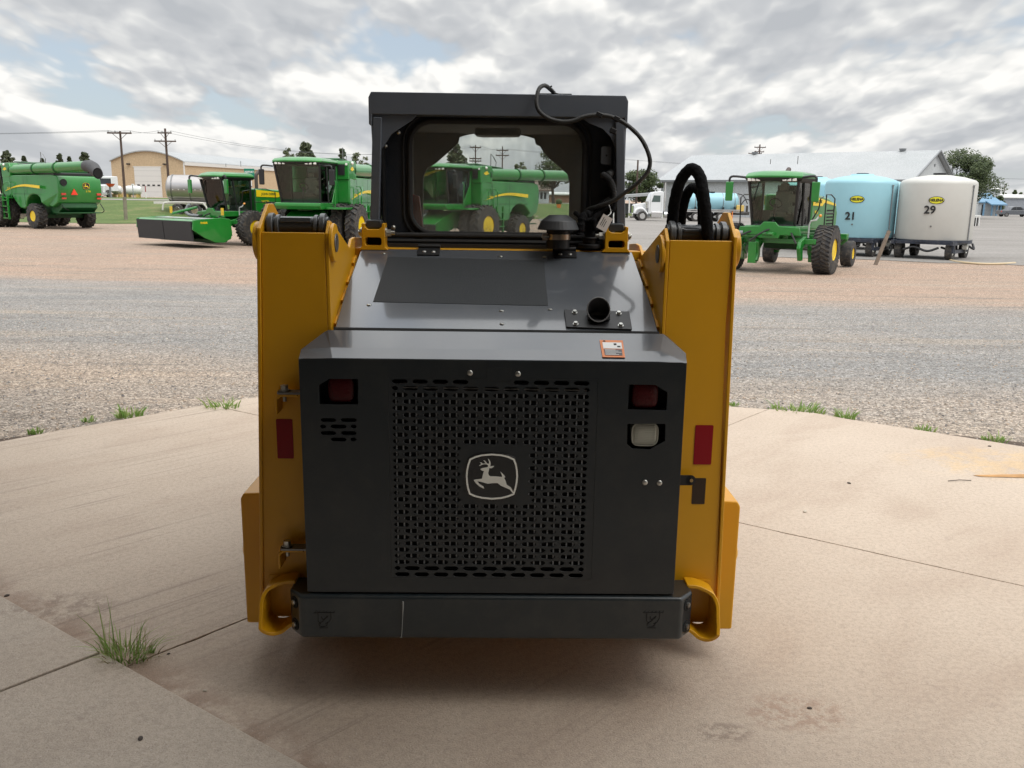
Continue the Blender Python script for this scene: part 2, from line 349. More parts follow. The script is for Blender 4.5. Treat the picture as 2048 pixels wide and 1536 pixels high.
# concrete
def concrete(name, a, c, stain=.5, offs=0):
    m = bpy.data.materials.new(name); m.use_nodes = True; t = m.node_tree; b = t.nodes['Principled BSDF']; n = t.nodes.new; l = t.links.new
    b.inputs['Roughness'].default_value = .85; b.inputs['Specular IOR Level'].default_value = .25
    geo = n('ShaderNodeNewGeometry'); P = geo.outputs['Position']
    def nz(scale, det=6, ro=.6, sc=(1, 1, 1), rot=0, dist=0):
        mp = n('ShaderNodeMapping'); mp.vector_type = 'TEXTURE'; l(P, mp.inputs[0]); mp.inputs['Scale'].default_value = sc; mp.inputs['Rotation'].default_value = (0, 0, rot); mp.inputs['Location'].default_value = (offs, 0, 0)
        q = n('ShaderNodeTexNoise'); q.inputs['Scale'].default_value = scale; q.inputs['Detail'].default_value = det; q.inputs['Roughness'].default_value = ro; q.inputs['Distortion'].default_value = dist
        l(mp.outputs[0], q.inputs['Vector']); return q.outputs[0]
    def ss(v, x0, x1, lo=0, hi=1):
        q = n('ShaderNodeMapRange'); q.interpolation_type = 'SMOOTHSTEP'; l(v, q.inputs[0]); q.inputs[1].default_value = x0; q.inputs[2].default_value = x1; q.inputs[3].default_value = lo; q.inputs[4].default_value = hi; return q.outputs[0]
    def mix(f, p, q_, bt='MIX'):
        q = n('ShaderNodeMix'); q.data_type = 'RGBA'; q.blend_type = bt; l(f, q.inputs[0]) if not isinstance(f, float) else setattr(q.inputs[0], 'default_value', f)
        for i, v in ((6, p), (7, q_)):
            if isinstance(v, tuple): q.inputs[i].default_value = (*v, 1)
            else: l(v, q.inputs[i])
        return q.outputs[2]
    col = mix(ss(nz(.9, 4, .6), .3, .7), a, c)
    # reddish dust drifted in streaks the way traffic and water carry it
    st = nz(1.6, 5, .62, (2.2, .8, 1), R(46), .3)
    col = mix(ss(st, .44, .72, 0, stain), col, (.34, .245, .185))
    sp = n('ShaderNodeSeparateXYZ'); l(P, sp.inputs[0]); lm = n('ShaderNodeMath'); lm.operation = 'MULTIPLY'; l(ss(sp.outputs[0], .9, -.3), lm.inputs[0]); l(ss(nz(1.1, 2, .5), .40, .60), lm.inputs[1])
    lm2 = n('ShaderNodeMath'); lm2.operation = 'MULTIPLY'; l(lm.outputs[0], lm2.inputs[0]); l(ss(nz(1.5, 4, .7, (5, .10, 1), R(46.5)), .50, .70, 0, stain*.9), lm2.inputs[1]); col = mix(lm2.outputs[0], col, (.23, .18, .145))
    lm3 = n('ShaderNodeMath'); lm3.operation = 'MULTIPLY'; l(lm.outputs[0], lm3.inputs[0]); l(ss(nz(1.3, 3, .6, (6, .045, 1), R(47)), .57, .70, 0, stain*1.2), lm3.inputs[1]); col = mix(lm3.outputs[0], col, (.16, .125, .105))
    def mt(op, a, b_):
        q = n('ShaderNodeMath'); q.operation = op
        for i_, v in enumerate((a, b_)): l(v, q.inputs[i_]) if not isinstance(v, (int, float)) else setattr(q.inputs[i_], 'default_value', v)
        return q.outputs[0]
    for cx, cy, rx, sn, cl, am in DIRT:
        dx = mt('DIVIDE', mt('SUBTRACT', sp.outputs[0], cx), rx); dy = mt('DIVIDE', mt('SUBTRACT', sp.outputs[1], cy), rx*.6)
        r2 = mt('ADD', mt('MULTIPLY', dx, dx), mt('MULTIPLY', dy, dy))
        msk = mt('MULTIPLY', ss(r2, 1.0, .1), ss(nz(sn, 4, .75), .42, .6)); col = mix(mt('MULTIPLY', msk, am), col, cl)
    if offs == 0:   # dirt lying against the workshop floor edge
        dd = mt('ADD', mt('MULTIPLY', mt('SUBTRACT', sp.outputs[0], PE[0]), NVV[0]), mt('MULTIPLY', mt('SUBTRACT', sp.outputs[1], PE[1]), NVV[1]))
        col = mix(mt('MULTIPLY', ss(dd, .20, .0, 0, .75), ss(nz(5, 4, .7), .35, .6)), col, (.25, .165, .12))
    col = mix(ss(nz(45, 3, .75), .38, .68, 0, .30), col, (.24, .195, .16))
    col = mix(ss(nz(170, 2, .8), .55, .70, 0, .6), col, (.17, .13, .105))
    col = mix(ss(nz(120, 2, .8, (1, 1, 1), 1.2), .62, .72, 0, .6), col, (.66, .60, .53))
    col = mix(ss(nz(9, 3, .8), .62, .72, 0, .30), col, (.25, .20, .165))
    l(col, b.inputs['Base Color'])
    bp = n('ShaderNodeBump'); bp.inputs['Strength'].default_value = .6; bp.inputs['Distance'].default_value = .005; l(nz(150, 2, .7), bp.inputs['Height']); l(bp.outputs[0], b.inputs['Normal'])
    return m
def Z0(px, py, z=0):
    d = ray(px, py); p = O + d*((z-EYE)/d.z); return (p.x, p.y)
PE = Z0(190, 1305); _q = Z0(600, 1536); _l = math.hypot(_q[0]-PE[0], _q[1]-PE[1]); NVV = (-(_q[1]-PE[1])/_l, (_q[0]-PE[0])/_l)
DIRT = [(*Z0(1590, 1425), .24, 22, (.33, .21, .15), .6), (*Z0(1450, 1465), .12, 30, (.20, .15, .12), .6), (*Z0(120, 1215), .30, 18, (.20, .15, .12), .55), (*Z0(1990, 925), .8, 3, (.62, .43, .22), .55)]
CON = concrete('apron_concrete', (.49, .40, .32), (.54, .45, .365), .34)
CON2 = concrete('workshop_floor_concrete', (.475, .405, .335), (.525, .455, .38), .10, 7)
def Z0(px, py, z=0):
    d = ray(px, py); p = O + d*((z-EYE)/d.z); return (p.x, p.y)
def clip(poly, p, d, side, gap):
    """keep the part of poly on one side of the line p + t d, gap away from it"""
    nx, ny = -d[1]*side, d[0]*side; out = []
    f = lambda q: (q[0]-p[0])*nx+(q[1]-p[1])*ny-gap
    for i in range(len(poly)):
        a = poly[i]; b = poly[(i+1) % len(poly)]; fa, fb = f(a), f(b)
        if fa >= 0: out.append(a)
        if (fa >= 0) != (fb >= 0): t = fa/(fa-fb); out.append((a[0]+(b[0]-a[0])*t, a[1]+(b[1]-a[1])*t))
    return out
_n = lambda v: (v[0]/math.hypot(*v), v[1]/math.hypot(*v))
pe = Z0(190, 1305); pf = Z0(600, 1536); U = _n((pf[0]-pe[0], pf[1]-pe[1])); NV = (-U[1], U[0]) if -U[1]*0+U[0] > 0 else (U[1], -U[0])
ja = Z0(310, 1310); jb = Z0(1520, 825); JA = _n((jb[0]-ja[0], jb[1]-ja[1]))
jc = Z0(1478, 1045); jd = Z0(2048, 1172); JB = _n((jd[0]-jc[0], jd[1]-jc[1]))
edge = [Z0(*p) for p in ((0, 883), (120, 860), (250, 838), (330, 824), (400, 812), (470, 800), (527, 793), (800, 786), (1200, 789), (1445, 812), (1560, 819), (1630, 826), (1700, 838), (1850, 862), (2048, 893))]
edge = [(x+random.uniform(-.012, .012), y+random.uniform(-.012, .012)) for x, y in edge]
apron = [(-9, 2.5)]+[(-9, edge[0][1]-5.5*(edge[1][1]-edge[0][1])/(edge[1][0]-edge[0][0]))]+edge+[(9, edge[-1][1]+5.3*(edge[-1][1]-edge[-3][1])/(edge[-1][0]-edge[-3][0])), (9, -9)]
def rough(q, keep=None):
    out = []
    for i in range(len(q)):
        a, b = q[i], q[(i+1) % len(q)]; l_ = math.hypot(b[0]-a[0], b[1]-a[1]); out.append(a)
        if l_ > .5:
            n_ = min(90, int(l_/.07)); ux, uy = (b[0]-a[0])/l_, (b[1]-a[1])/l_
            for k in range(1, n_):
                o_ = rnd_j.gauss(0, .0011)-(.006 if rnd_j.random() < .03 else 0); f_ = k/n_; out.append((a[0]+(b[0]-a[0])*f_-uy*o_, a[1]+(b[1]-a[1])*f_+ux*o_))
    return out
rnd_j = random.Random(11)
apron = clip(apron, pe, U, 1, .004)
for sa in (1, -1):
    for sb in (1, -1):
        q = clip(clip(apron, ja, JA, sa, .0035), jc, JB, sb, .003)
        mb = MB(); mb.prism(rough(q), 'xy', -.14, 0); tag(mb.build('concrete_apron', CON, bevel=.003, smooth=False), kind='structure')
# workshop floor, one joint running on from the apron joint
j2a = Z0(0, 1385, .012); j2b = Z0(200, 1308, .012); J2 = _n((j2b[0]-j2a[0], j2b[1]-j2a[1]))
def shop(s, t): return (pe[0]+U[0]*s+NV[0]*t, pe[1]+U[1]*s+NV[1]*t)
floor_q = [shop(-16, 0), shop(14, 0), shop(14, -14), shop(-16, -14)]
for sa in (1, -1):
    q = clip(floor_q, j2b, J2, sa, .007)
    mb = MB(); mb.prism(rough(q), 'xy', -.13, .018); tag(mb.build('workshop_floor', CON2, bevel=.005, smooth=False), kind='structure')
soil = mat('joint_soil', (.085, .06, .045), 1, var=.3, vscale=20)
mb = MB(); mb.prism([(-9, -3), (9, -3), (9, 4), (3, 6.6), (-3, 6.4), (-8, 3)], 'xy', -.075, -.03); tag(mb.build('joint_soil', soil, smooth=False), kind='structure')
# workshop the camera stands in the doorway of (shades the near ground and the rear of the loader)
wk = thing('workshop_building', 'pale metal workshop whose open overhead doorway shades the concrete behind the loader', 'building', (*shop(0, -7), 0))
def wk_box(mb, s0, s1, t0, t1, z0, z1):
    q = [shop(s0, t0), shop(s1, t0), shop(s1, t1), shop(s0, t1)]; q = [(a-wk.location.x, b_-wk.location.y) for a, b_ in q]
    mb.prism(q, 'xy', z0, z1)
CLAD = mat('workshop_cladding', (.58, .56, .52), .7, var=.1, vscale=1)
S0, S1, HZ = -4.4, 6.2, 5.3
mb = MB(); wk_box(mb, -16, S0, -.25, -.03, .014, 6); wk_box(mb, S1, 14, -.25, -.03, .014, 6); wk_box(mb, S0, S1, -.25, -.03, HZ, 6)
wk_box(mb, -16, -15.8, -13.8, -.26, .014, 6); wk_box(mb, 13.8, 14, -13.8, -.26, .014, 6); wk_box(mb, -16, 14, -14, -13.8, .014, 6)
mb.build('wall', CLAD, wk, smooth=False)
mb = MB(); wk_box(mb, -16.3, 14.3, -14.3, .5, 6.003, 6.2); mb.build('roof', CLAD, wk, smooth=False)
mb = MB(); wk_box(mb, S0-.12, S0-.002, -.3, -.26, .014, HZ); mb.build('door_jamb', STD, wk, smooth=False); mb = MB(); wk_box(mb, S1+.002, S1+.12, -.3, -.26, .014, HZ); mb.build('door_jamb', STD, wk, smooth=False)
# ============================================================ SKID STEER
SK = thing('skid_steer_loader', 'yellow and charcoal skid steer loader parked on the concrete apron, seen from the rear', 'skid steer', (-.056, 2.6, 0), .016)
_MI = Matrix.Rotation(-.016, 4, 'Z') @ Matrix.Translation((.056, -2.6, 0))
def lray(px, py):
    return _MI @ O, (_MI.to_3x3() @ ray(px, py)).normalized()
def L(px, py, y): o, d = lray(px, py); return o + d*((y-o.y)/d.y)
def LX(px, py, x): o, d = lray(px, py); return o + d*((x-o.x)/d.x)
def LP(px, py, p, n): o, d = lray(px, py); p = Vector(p); n = Vector(n); return o + d*((p-o).dot(n)/d.dot(n))
def xz(px, py, y): p = L(px, py, y); return (p.x, p.z)
# --- bumper
BY = .045
BMP = mat('bumper_paint', (.015, .022, .026), .35, coat=.3, var=.1, vscale=3, dust=.08)
bz0 = L(980, 1279, BY).z; bz1 = L(980, 1194, BY).z; bx = (L(1368, 1230, BY).x-L(606, 1230, BY).x)/2
mb = MB(); ex = bx+.046
mb.prism([(-bx, BY), (bx, BY), (ex, BY+.055), (ex, BY+.15), (-ex, BY+.15), (-ex, BY+.055)], 'xy', bz0, bz1)
bump = mb.build('bumper', BMP, SK, bevel=.012, seg=3)
for s in (-1, 1):
    for z in (bz0+.038, bz1-.036):
        c = Vector((s*(bx+.023), BY+.0275, z)); nrm = Vector((s*.77, -.64, 0)).normalized()
        mb = MB(); mb.cyl(c+nrm*.0005, c+nrm*.002, .021, seg=20); h = mb.build('bolt_hole', VBK, bump)
        mb = MB(); mb.cyl(c+nrm*.002, c+nrm*.009, .009, seg=6); mb.build('bolt', STL, bump)
    # tie-down hook symbol
    k = L(649 if s < 0 else 1306, 1240, BY-.001); mb = MB(); r = .0011
    q = lambda *P: [(k.x+a, BY-.0007, k.z+b_) for a, b_ in P]
    mb.tube(q((-.034, .026), (.034, .026)), r, 5)
    for i in range(6): mb.tube(q((-.032+i*.012, .026), (-.025+i*.012, .033)), r*.8, 4)
    mb.tube(q((-.021, .026), (-.021, -.004), (-.012, -.016)), r, 5); mb.tube(q((.021, .026), (.021, .004), (.012, -.010), (.002, -.014)), r, 5)
    mb.tube(q((-.010, .012), (-.006, .002), (.006, .006), (.010, .014), (.004, .008), (-.006, -.006), (-.016, -.010), (-.018, -.020), (-.006, -.024), (.006, -.02), (.009, -.008)), r*1.3, 5, sub=4)
    mb.tube(q((-.018, -.029), (.010, -.029)), r, 5)
    mb.build('tie_down_symbol', mat('black_ink', (.004, .004, .004), .6), SK)
mb = MB(); a = L(806, 1204, BY-.003); b_ = L(803, 1275, BY-.003)
mb.tube([a+Vector((0, 0, .002)), a-Vector((0, 0, .012)), a*.6+b_*.4+Vector((.001, 0, 0)), b_], [.003, .0026, .0012, .0012], 6, sx=1)
mb.tube([b_, b_-Vector((.004, 0, 0))], .0018, 5); mb.build('paint_run', mat('paint_run_grey', (.30, .31, .30), .5), bump)
# --- rear door
DY = .06
dl0, dl1 = L(606, 950, DY).x, L(1361, 950, DY).x
dz0 = L(985, 1186, DY).z; dz1 = L(985, 721, DY).z
hz1 = 0
def D(px, py): return xz(px, py, DY)
def hole_px(pts): return [D(*p) for p in pts]
lampL = hole_px([(658, 758), (716, 758), (716, 809), (639, 809), (638, 771)])
lampR = hole_px([(1258, 769), (1311, 770), (1335, 785), (1333, 821), (1256, 819)])
lampW = hole_px([(1255, 848), (1331, 848), (1330, 882), (1300, 899), (1264, 897), (1254, 888)])
holes = [lampL, lampR, lampW]
def slot(x0, x1, z, h):
    c = min(h*.5, (x1-x0)*.35); return [(x0, z-h/2+c*.7), (x0, z+h/2-c*.7), (x0+c, z+h/2), (x1-c, z+h/2), (x1, z+h/2-c*.7), (x1, z-h/2+c*.7), (x1-c, z-h/2), (x0+c, z-h/2)]
vents = [(641, 672, 840), (681, 713, 840), (640, 652, 853), (661, 693, 853), (701, 713, 853), (641, 672, 866), (682, 713, 866), (662, 693, 879), (701, 713, 879)]
for a, b_, y in vents:
    p = L(a, y, DY); p2 = L(b_, y, DY); holes.append(slot(p.x, p2.x, p.z, .0125))
gx0 = (L(787, 765, DY).x+L(787, 1148, DY).x)/2; gx1 = (L(1190, 768, DY).x+L(1174, 1152, DY).x)/2
gzt = L(985, 765, DY).z; gzb = L(985, 1150, DY).z
GM = .012
gr_hole = [(gx0-GM, gzb-GM), (gx1+GM, gzb-GM), (gx1+GM, gzt+GM), (gx0-GM, gzt+GM)]
outer = rr(dl0, dl1, dz0, dz1, .014)
door = plate('rear_door', [outer, gr_hole]+holes, .004, DY, DRK, SK, bevel=.0008)
# perforated grille
NR = 31; pz = (gzt-gzb)/(NR-1); px_ = (gx1-gx0)/10; ln = px_*.76; hh = pz*.68
cx0, cz1 = D(921, 893); cx1, cz0 = D(1056, 1013); gl = []
for i in range(NR):
    z = gzt-i*pz; segs = [(gx0+k*px_, gx0+k*px_+ln) for k in range(10)] if i % 2 == 0 else [(gx0, gx0+px_*.28)]+[(gx0+px_*(k+.52), gx0+px_*(k+.52)+ln) for k in range(9)]+[(gx1-px_*.5, gx1-px_*.22)]
    for a, b_ in segs:
        if cz0 < z < cz1:
            if a < cx0 < b_: b_ = cx0
            elif a < cx1 < b_: a = cx1
            elif a >= cx0 and b_ <= cx1: continue
        if i == 0 and abs((a+b_)/2-(gx0+gx1)/2) < .055: continue
        if b_-a > .008: gl.append(slot(a, b_, z, hh))
grille = plate('grille', [[(gx0-GM+.0004, gzb-GM+.0004), (gx1+GM-.0004, gzb-GM+.0004), (gx1+GM-.0004, gzt+GM-.0004), (gx0-GM+.0004, gzt+GM-.0004)]]+gl, .003, DY+.0006, DRK, door)
mb = MB(); wp = px_/3; x = gx0+wp*.55
while x < gx1: mb.box(x-.0024, x+.0024, DY+.0037, DY+.005, gzb+pz*1.6, gzt-pz*1.4); x += wp
mb.build('wire_screen', WIR, door, smooth=False)
mb = MB(); mb.box(gx0-.03, gx1+.03, DY+.07, DY+.075, gzb-.03, gzt+.03); mb.build('radiator_core', VBK, door, smooth=False)
mb = MB()
for i in range(3): mb.tube([(gx0+.02, DY+.03, gzt-.012-i*.012), (gx1-.02, DY+.03, gzt-.016-i*.012)], .004, 6)
mb.build('cooler_pipe', STD, door)
# door shell: sides, sloping top with clipped corners
TB = .18
blx, brx = L(606, 950, DY).x, L(1361, 950, DY).x
pA = L(666, 661, TB); pB = L(1318, 668, TB); zt = (pA.z+pB.z)/2
YM = .105; kk = (YM-DY)/(TB-DY); zm = dz1+(zt-dz1)*kk
sL = L(603, 699, YM); sR = L(1371, 707, YM); bL = L(652, 663, TB); bR = L(1331, 671, TB)
fL = L(664, 714, DY).x; fR = L(1318, 723, DY).x; tL = L(656, 661, TB).x; tR = L(1326, 671, TB).x
r0 = [(dl0, DY+.0042, dz0), (dl1, DY+.0042, dz0), (dl1, DY+.0042, dz1-.003), (fR, DY+.0042, dz1), (fL, DY+.0042, dz1), (dl0, DY+.0042, dz1-.003)]
r1 = [(sL.x, YM, dz0), (sR.x, YM, dz0), (sR.x, YM, sR.z), (fR+(tR-fR)*kk, YM, zm), (fL+(tL-fL)*kk, YM, zm), (sL.x, YM, sL.z)]
r2 = [(bL.x, TB, dz0), (bR.x, TB, dz0), (bR.x+.004, TB, zt-.006), (tR, TB, zt), (tL, TB, zt), (bL.x-.004, TB, zt-.006)]
mb = MB(); n = 6; mb.add(r0+r1+r2, [(k+i, k+(i+1) % n, k+(i+1) % n+n, k+i+n) for k in (0, 6) for i in range(n)])
sh = mb.build('door_shell', GRY, door, smooth=False); so = sh.modifiers.new('thick', 'SOLIDIFY'); so.thickness = .003; so.offset = 0
bv = sh.modifiers.new('bevel', 'BEVEL'); bv.width = .004; bv.segments = 2
# door side cheek visible under the clipped corner and black sheet standing in for the shaded bay behind
mb = MB(); mb.box(dl0+.006, dl1-.006, .109, .113, dz0+.01, dz1-.01); mb.build('dark_bay_sheet', VBK, SK, smooth=False)
for px, py in ((940, 746), (1036, 748), (1290, 965), (1319, 966)):
    p = L(px, py, DY); mb = MB(); mb.ball((p.x, DY, p.z), .0092, 14, 8, (1, .5, 1)); mb.build('rivet', STL, door)
mb = MB(); p = L(1003, 742, DY); mb.box(p.x-.045, p.x+.03, DY-.0012, DY+.0, p.z-.03, p.z+.012); mb.build('latch_plate', DRK, door, bevel=.0005)
# lamps
def lamp(name, px, py, w, h, m, ribs=False):
    c = L(px, py, DY); mb = MB(); w2, h2 = w/2, h/2
    prof = [(w2*.9*math.copysign(abs(math.cos(a))**.45, math.cos(a)), h2*math.copysign(abs(math.sin(a))**.6, math.sin(a))) for a in [2*math.pi*i/28 for i in range(28)]]
    rings = [[(c.x+x*k, y, c.z+z*k) for x, z in prof] for k, y in ((1.05, DY+.06), (1.05, DY+.024), (1, DY+.016), (.85, DY+.012), (.5, DY+.010), (.02, DY+.0095))]
    mb.loft(rings); o = mb.build(name, m, SK)
    if ribs:
        mb = MB()
        for i in range(11): z = c.z-h2*.75+i*h2*.15; mb.box(c.x-w2*.7, c.x+w2*.7, DY+.0085, DY+.0105, z, z+h2*.05)
        mb.build('lens_ribs', CLR, o, smooth=False)
        mb = MB(); mb.tube([(c.x+x*.98, DY+.012, c.z+z*.98) for x, z in prof+[prof[0]]], .0022, 6); mb.build('lens_rim', CLR, o)
    return o
lamp('tail_light', 680, 782, .088, .080, RED); lamp('tail_light', 1292, 793, .09, .082, RED); lamp('reverse_light', 1291, 871, .094, .075, CLR, True)
for hp in (lampL, lampR, lampW):
    xa = min(p[0] for p in hp)-.004; xb = max(p[0] for p in hp)+.004; za = min(p[1] for p in hp)-.004; zb = max(p[1] for p in hp)+.004
    mb = MB(); mb.add([(xa, DY+.0045, za), (xb, DY+.0045, za), (xb, DY+.0045, zb), (xa, DY+.0045, zb), (xa, DY+.055, za), (xb, DY+.055, za), (xb, DY+.055, zb), (xa, DY+.055, zb)],
           [(0, 1, 5, 4), (1, 2, 6, 5), (2, 3, 7, 6), (3, 0, 4, 7), (4, 5, 6, 7)]); mb.build('lamp_recess', VBK, door, smooth=False)
# --- badge: leaping deer in a bowed frame
def E_(x, y): return xz(900+x/10.97, 880+y/10.97, DY)
BO = [(430, 405), (550, 350), (700, 312), (915, 295), (1130, 312), (1290, 350), (1420, 410), (1460, 520), (1485, 650), (1492, 790), (1480, 920), (1455, 1050), (1410, 1190), (1290, 1240), (1130, 1280), (915, 1297), (700, 1275), (550, 1240), (420, 1185), (380, 1060), (358, 930), (348, 790), (360, 650), (385, 530)]
DEER = [(662, 630), (700, 612), (745, 600), (800, 592), (832, 580), (838, 545), (800, 525), (740, 522), (700, 538), (652, 562), (640, 550), (690, 518), (658, 484), (690, 486), (722, 510), (780, 503), (768, 480), (735, 440), (762, 445), (795, 478), (810, 508), (848, 515), (860, 480), (848, 440), (828, 405), (850, 412), (880, 452), (893, 500), (888, 545), (880, 575), (925, 562), (968, 560), (945, 592), (900, 612), (866, 605), (855, 650), (838, 720), (850, 765), (882, 788), (1000, 790), (1090, 800), (1145, 802), (1138, 760), (1105, 685), (1150, 725), (1195, 775), (1212, 805), (1188, 822), (1215, 880), (1245, 975), (1330, 1030), (1362, 1078), (1400, 1160), (1382, 1165), (1312, 1078), (1200, 1030), (1110, 990), (1045, 935), (930, 938), (830, 950), (740, 925), (670, 905), (600, 897), (642, 955), (730, 1008), (750, 1052), (724, 1050), (640, 1005), (570, 940), (520, 870), (560, 858), (700, 842), (712, 790), (745, 670), (700, 662)]
def sc_(P, k, c=(917, 795)): return [(c[0]+(x-c[0])*k, c[1]+(y-c[1])*k) for x, y in P]
e3 = lambda P: [E_(*p) for p in P]
bdg = plate('badge', [e3(sc_(BO, 1.06))], .003, DY-.0031, mat('badge_black', (.006, .007, .009), .25, coat=.5), door, bevel=.0008)
plate('badge_border', [e3(BO), e3(sc_(BO, .935))], .0012, DY-.0044, CRN, bdg); plate('deer_emblem', [e3(DEER)], .0012, DY-.0045, CRM, bdg)
# --- hood
HP = Vector((0, TB+.008, zt+.001)); HT = .70; top = L(990, 500, HT); tz = top.z
hd = Vector((0, HT-HP.y, tz-HP.z)).normalized(); hn = Vector((0, -hd.z, hd.y))
def H_(px, py): return LP(px, py, HP, hn)
def slab(name, pts, m, th=.004, parent=SK, bevel=.001, hole=None, lift=0):
    mb = MB(); P = [H_(*p)+hn*lift for p in pts]; n = len(P)
    mb.add(P+[p-hn*th for p in P], [tuple(range(n)), tuple(range(2*n-1, n-1, -1))]+[(i, i+n, (i+1) % n+n, (i+1) % n) for i in range(n)])
    return mb.build(name, m, parent, bevel=bevel, smooth=False)
hood = slab('engine_hood', [(668, 661), (1318, 669), (1300, 602), (1264, 504), (990, 500), (722, 497), (692, 578)], GRY, .03, bevel=.004)
slab('mesh_screen', [(776, 514), (1088, 521), (1096, 612), (746, 604)], MSH, .003, hood, .0008, lift=.0015)
for px, py in ((767, 507), (1001, 513), (1089, 514), (738, 610), (1003, 622), (1100, 619), (1004, 648)):
    mb = MB(); mb.ball(H_(px, py), .0085, 12, 6, (1, .8, .45)); mb.build('rivet', STL, hood)
for px0, px1, py in ((836, 880, 497), (1106, 1152, 502)):
    a = H_(px0, py+6); b_ = H_(px1, py+6); c = (a+b_)/2; w = (b_-a).length/2; h = MB()
    h.M = Matrix.Translation(c) @ Matrix.Rotation(math.atan2(hd.z, hd.y), 4, 'X')
    h.box(-w, w, -.035, .02, .001, .006); h.cyl((-w, .024, .008), (w, .024, .008), .009, seg=12); o = h.build('hinge', BLK, hood, bevel=.001)
    for x in (-w*.4, w*.45): mb = MB(); mb.M = h.M; mb.ball((x, -.012, .006), .008, 12, 6, (1, 1, .45)); mb.build('hinge_rivet', STL, o)
# exhaust
ep = slab('exhaust_flange', [(1128, 622), (1258, 626), (1264, 662), (1132, 657)], BLK, .004, hood, .002, lift=.007)
for px, py in ((1149, 629), (1237, 631), (1151, 652), (1241, 655)):
    mb = MB(); p = H_(px, py)+hn*.007; mb.cyl(p, p+hn*.002, .0095, seg=16); mb.cyl(p+hn*.002, p+hn*.009, .0065, seg=6); mb.build('flange_bolt', STL, ep)
pc = H_(1197, 645); tp = L(1196, 619, pc.y-.035); axv = (tp-pc).normalized(); axv = Vector((0, -.62, .78)).normalized()
base = H_(1197, 640)+hn*.004; mb = MB()
tipc = L(1197, 619, base.y-.03); rad = .0375
mb.loft([[base+Vector((rad*1.02*math.cos(a), rad*.9*math.sin(a), 0))+hd*(.0) for a in [2*math.pi*i/32 for i in range(32)]],
         [tipc+Vector((rad*math.cos(a), .010*math.sin(a), rad*1.04*math.sin(a))) for a in [2*math.pi*i/32 for i in range(32)]],
         [tipc+Vector((rad*.94*math.cos(a), .010*math.sin(a), rad*.98*math.sin(a))) for a in [2*math.pi*i/32 for i in range(32)]],
         [tipc+Vector((rad*.9*math.cos(a), .05+.01*math.sin(a), rad*.9*math.sin(a)-.01)) for a in [2*math.pi*i/32 for i in range(32)]]])
mb.build('exhaust_pipe', mat('exhaust_black', (.030, .030, .031), .35, var=.2), hood)
mb = MB(); mb.tube([tipc+Vector((rad*.99*math.cos(a), .010*math.sin(a)-.001, rad*1.03*math.sin(a))) for a in [2*math.pi*i/32 for i in range(33)]], .0022, 6); mb.build('pipe_rim', mat('rim_light_grey', (.16, .16, .16), .4), hood)  # ring in a lighter grey than the pipe
slab('hood_seam', [(668, 655), (1318, 663.5), (1319, 668), (667, 660)], VBK, .002, hood, 0, lift=.0012)
# warning label on the door top slope
tn = Vector((0, -(zt-dz1), TB-DY)).normalized(); tp0 = Vector((0, TB, zt))
def T_(px, py, l=0): return LP(px, py, tp0, tn)+tn*l
def tslab(name, pts, m, l, parent):
    mb = MB(); P = [T_(*p, l) for p in pts]; n = len(P); mb.add(P+[p-tn*.0012 for p in P], [tuple(range(n)), tuple(range(2*n-1, n-1, -1))]+[(i, i+n, (i+1) % n+n, (i+1) % n) for i in range(n)]); return mb.build(name, m, parent, smooth=False)
def u_(a, b_):
    x0, x1 = 1199+a*46, 1205+a*45.; x = x0+(x1-x0)*b_; return (x+b_*0, 682+b_*34+a*.8)
q4 = lambda a0, a1, b0, b1: [u_(a0, b0), u_(a1, b0), u_(a1, b1), u_(a0, b1)]
wl = tslab('warning_label', q4(0, 1, 0, 1), ORG, .0042, door)
tslab('label_picture', q4(.1, .93, .14, .5), WHT, .0050, wl)
inkm = MATS['black_ink']; mb = MB()
for i, (a0, a1, b0, b1) in enumerate([(.12, .9, .54, .9)]): tslab('label_text_panel', q4(a0, a1, b0, b1), mat('label_grey', (.10, .10, .11), .5), .0050, wl)
for i in range(5): tslab('label_line', q4(.15, .62+.25*((i*7) % 3)/2, .57+i*.068, .592+i*.068), WHT, .0054, wl)
tslab('label_pictogram', q4(.58, .7, .2, .3), inkm, .0054, wl); tslab('label_pictogram', q4(.72, .86, .34, .42), inkm, .0054, wl); tslab('label_pictogram', q4(.14, .24, .03, .1), inkm, .0048, wl)
# --- chassis
mb = MB(); mb.box(-.56, .56, .215, 1.75, .26, 1.05); mb.box(-.56, .56, .78, 1.75, 1.05, 1.44)
mb.build('chassis', YEL, SK, bevel=.01)
mb = MB()
hl = L(700, 494, HT); hr = L(1290, 500, HT)
mb.box(hl.x-.04, hr.x+.04, HT+.004, HT+.065, tz-.035, tz+.002); mb.build('cross_member', YEL, SK, bevel=.004)
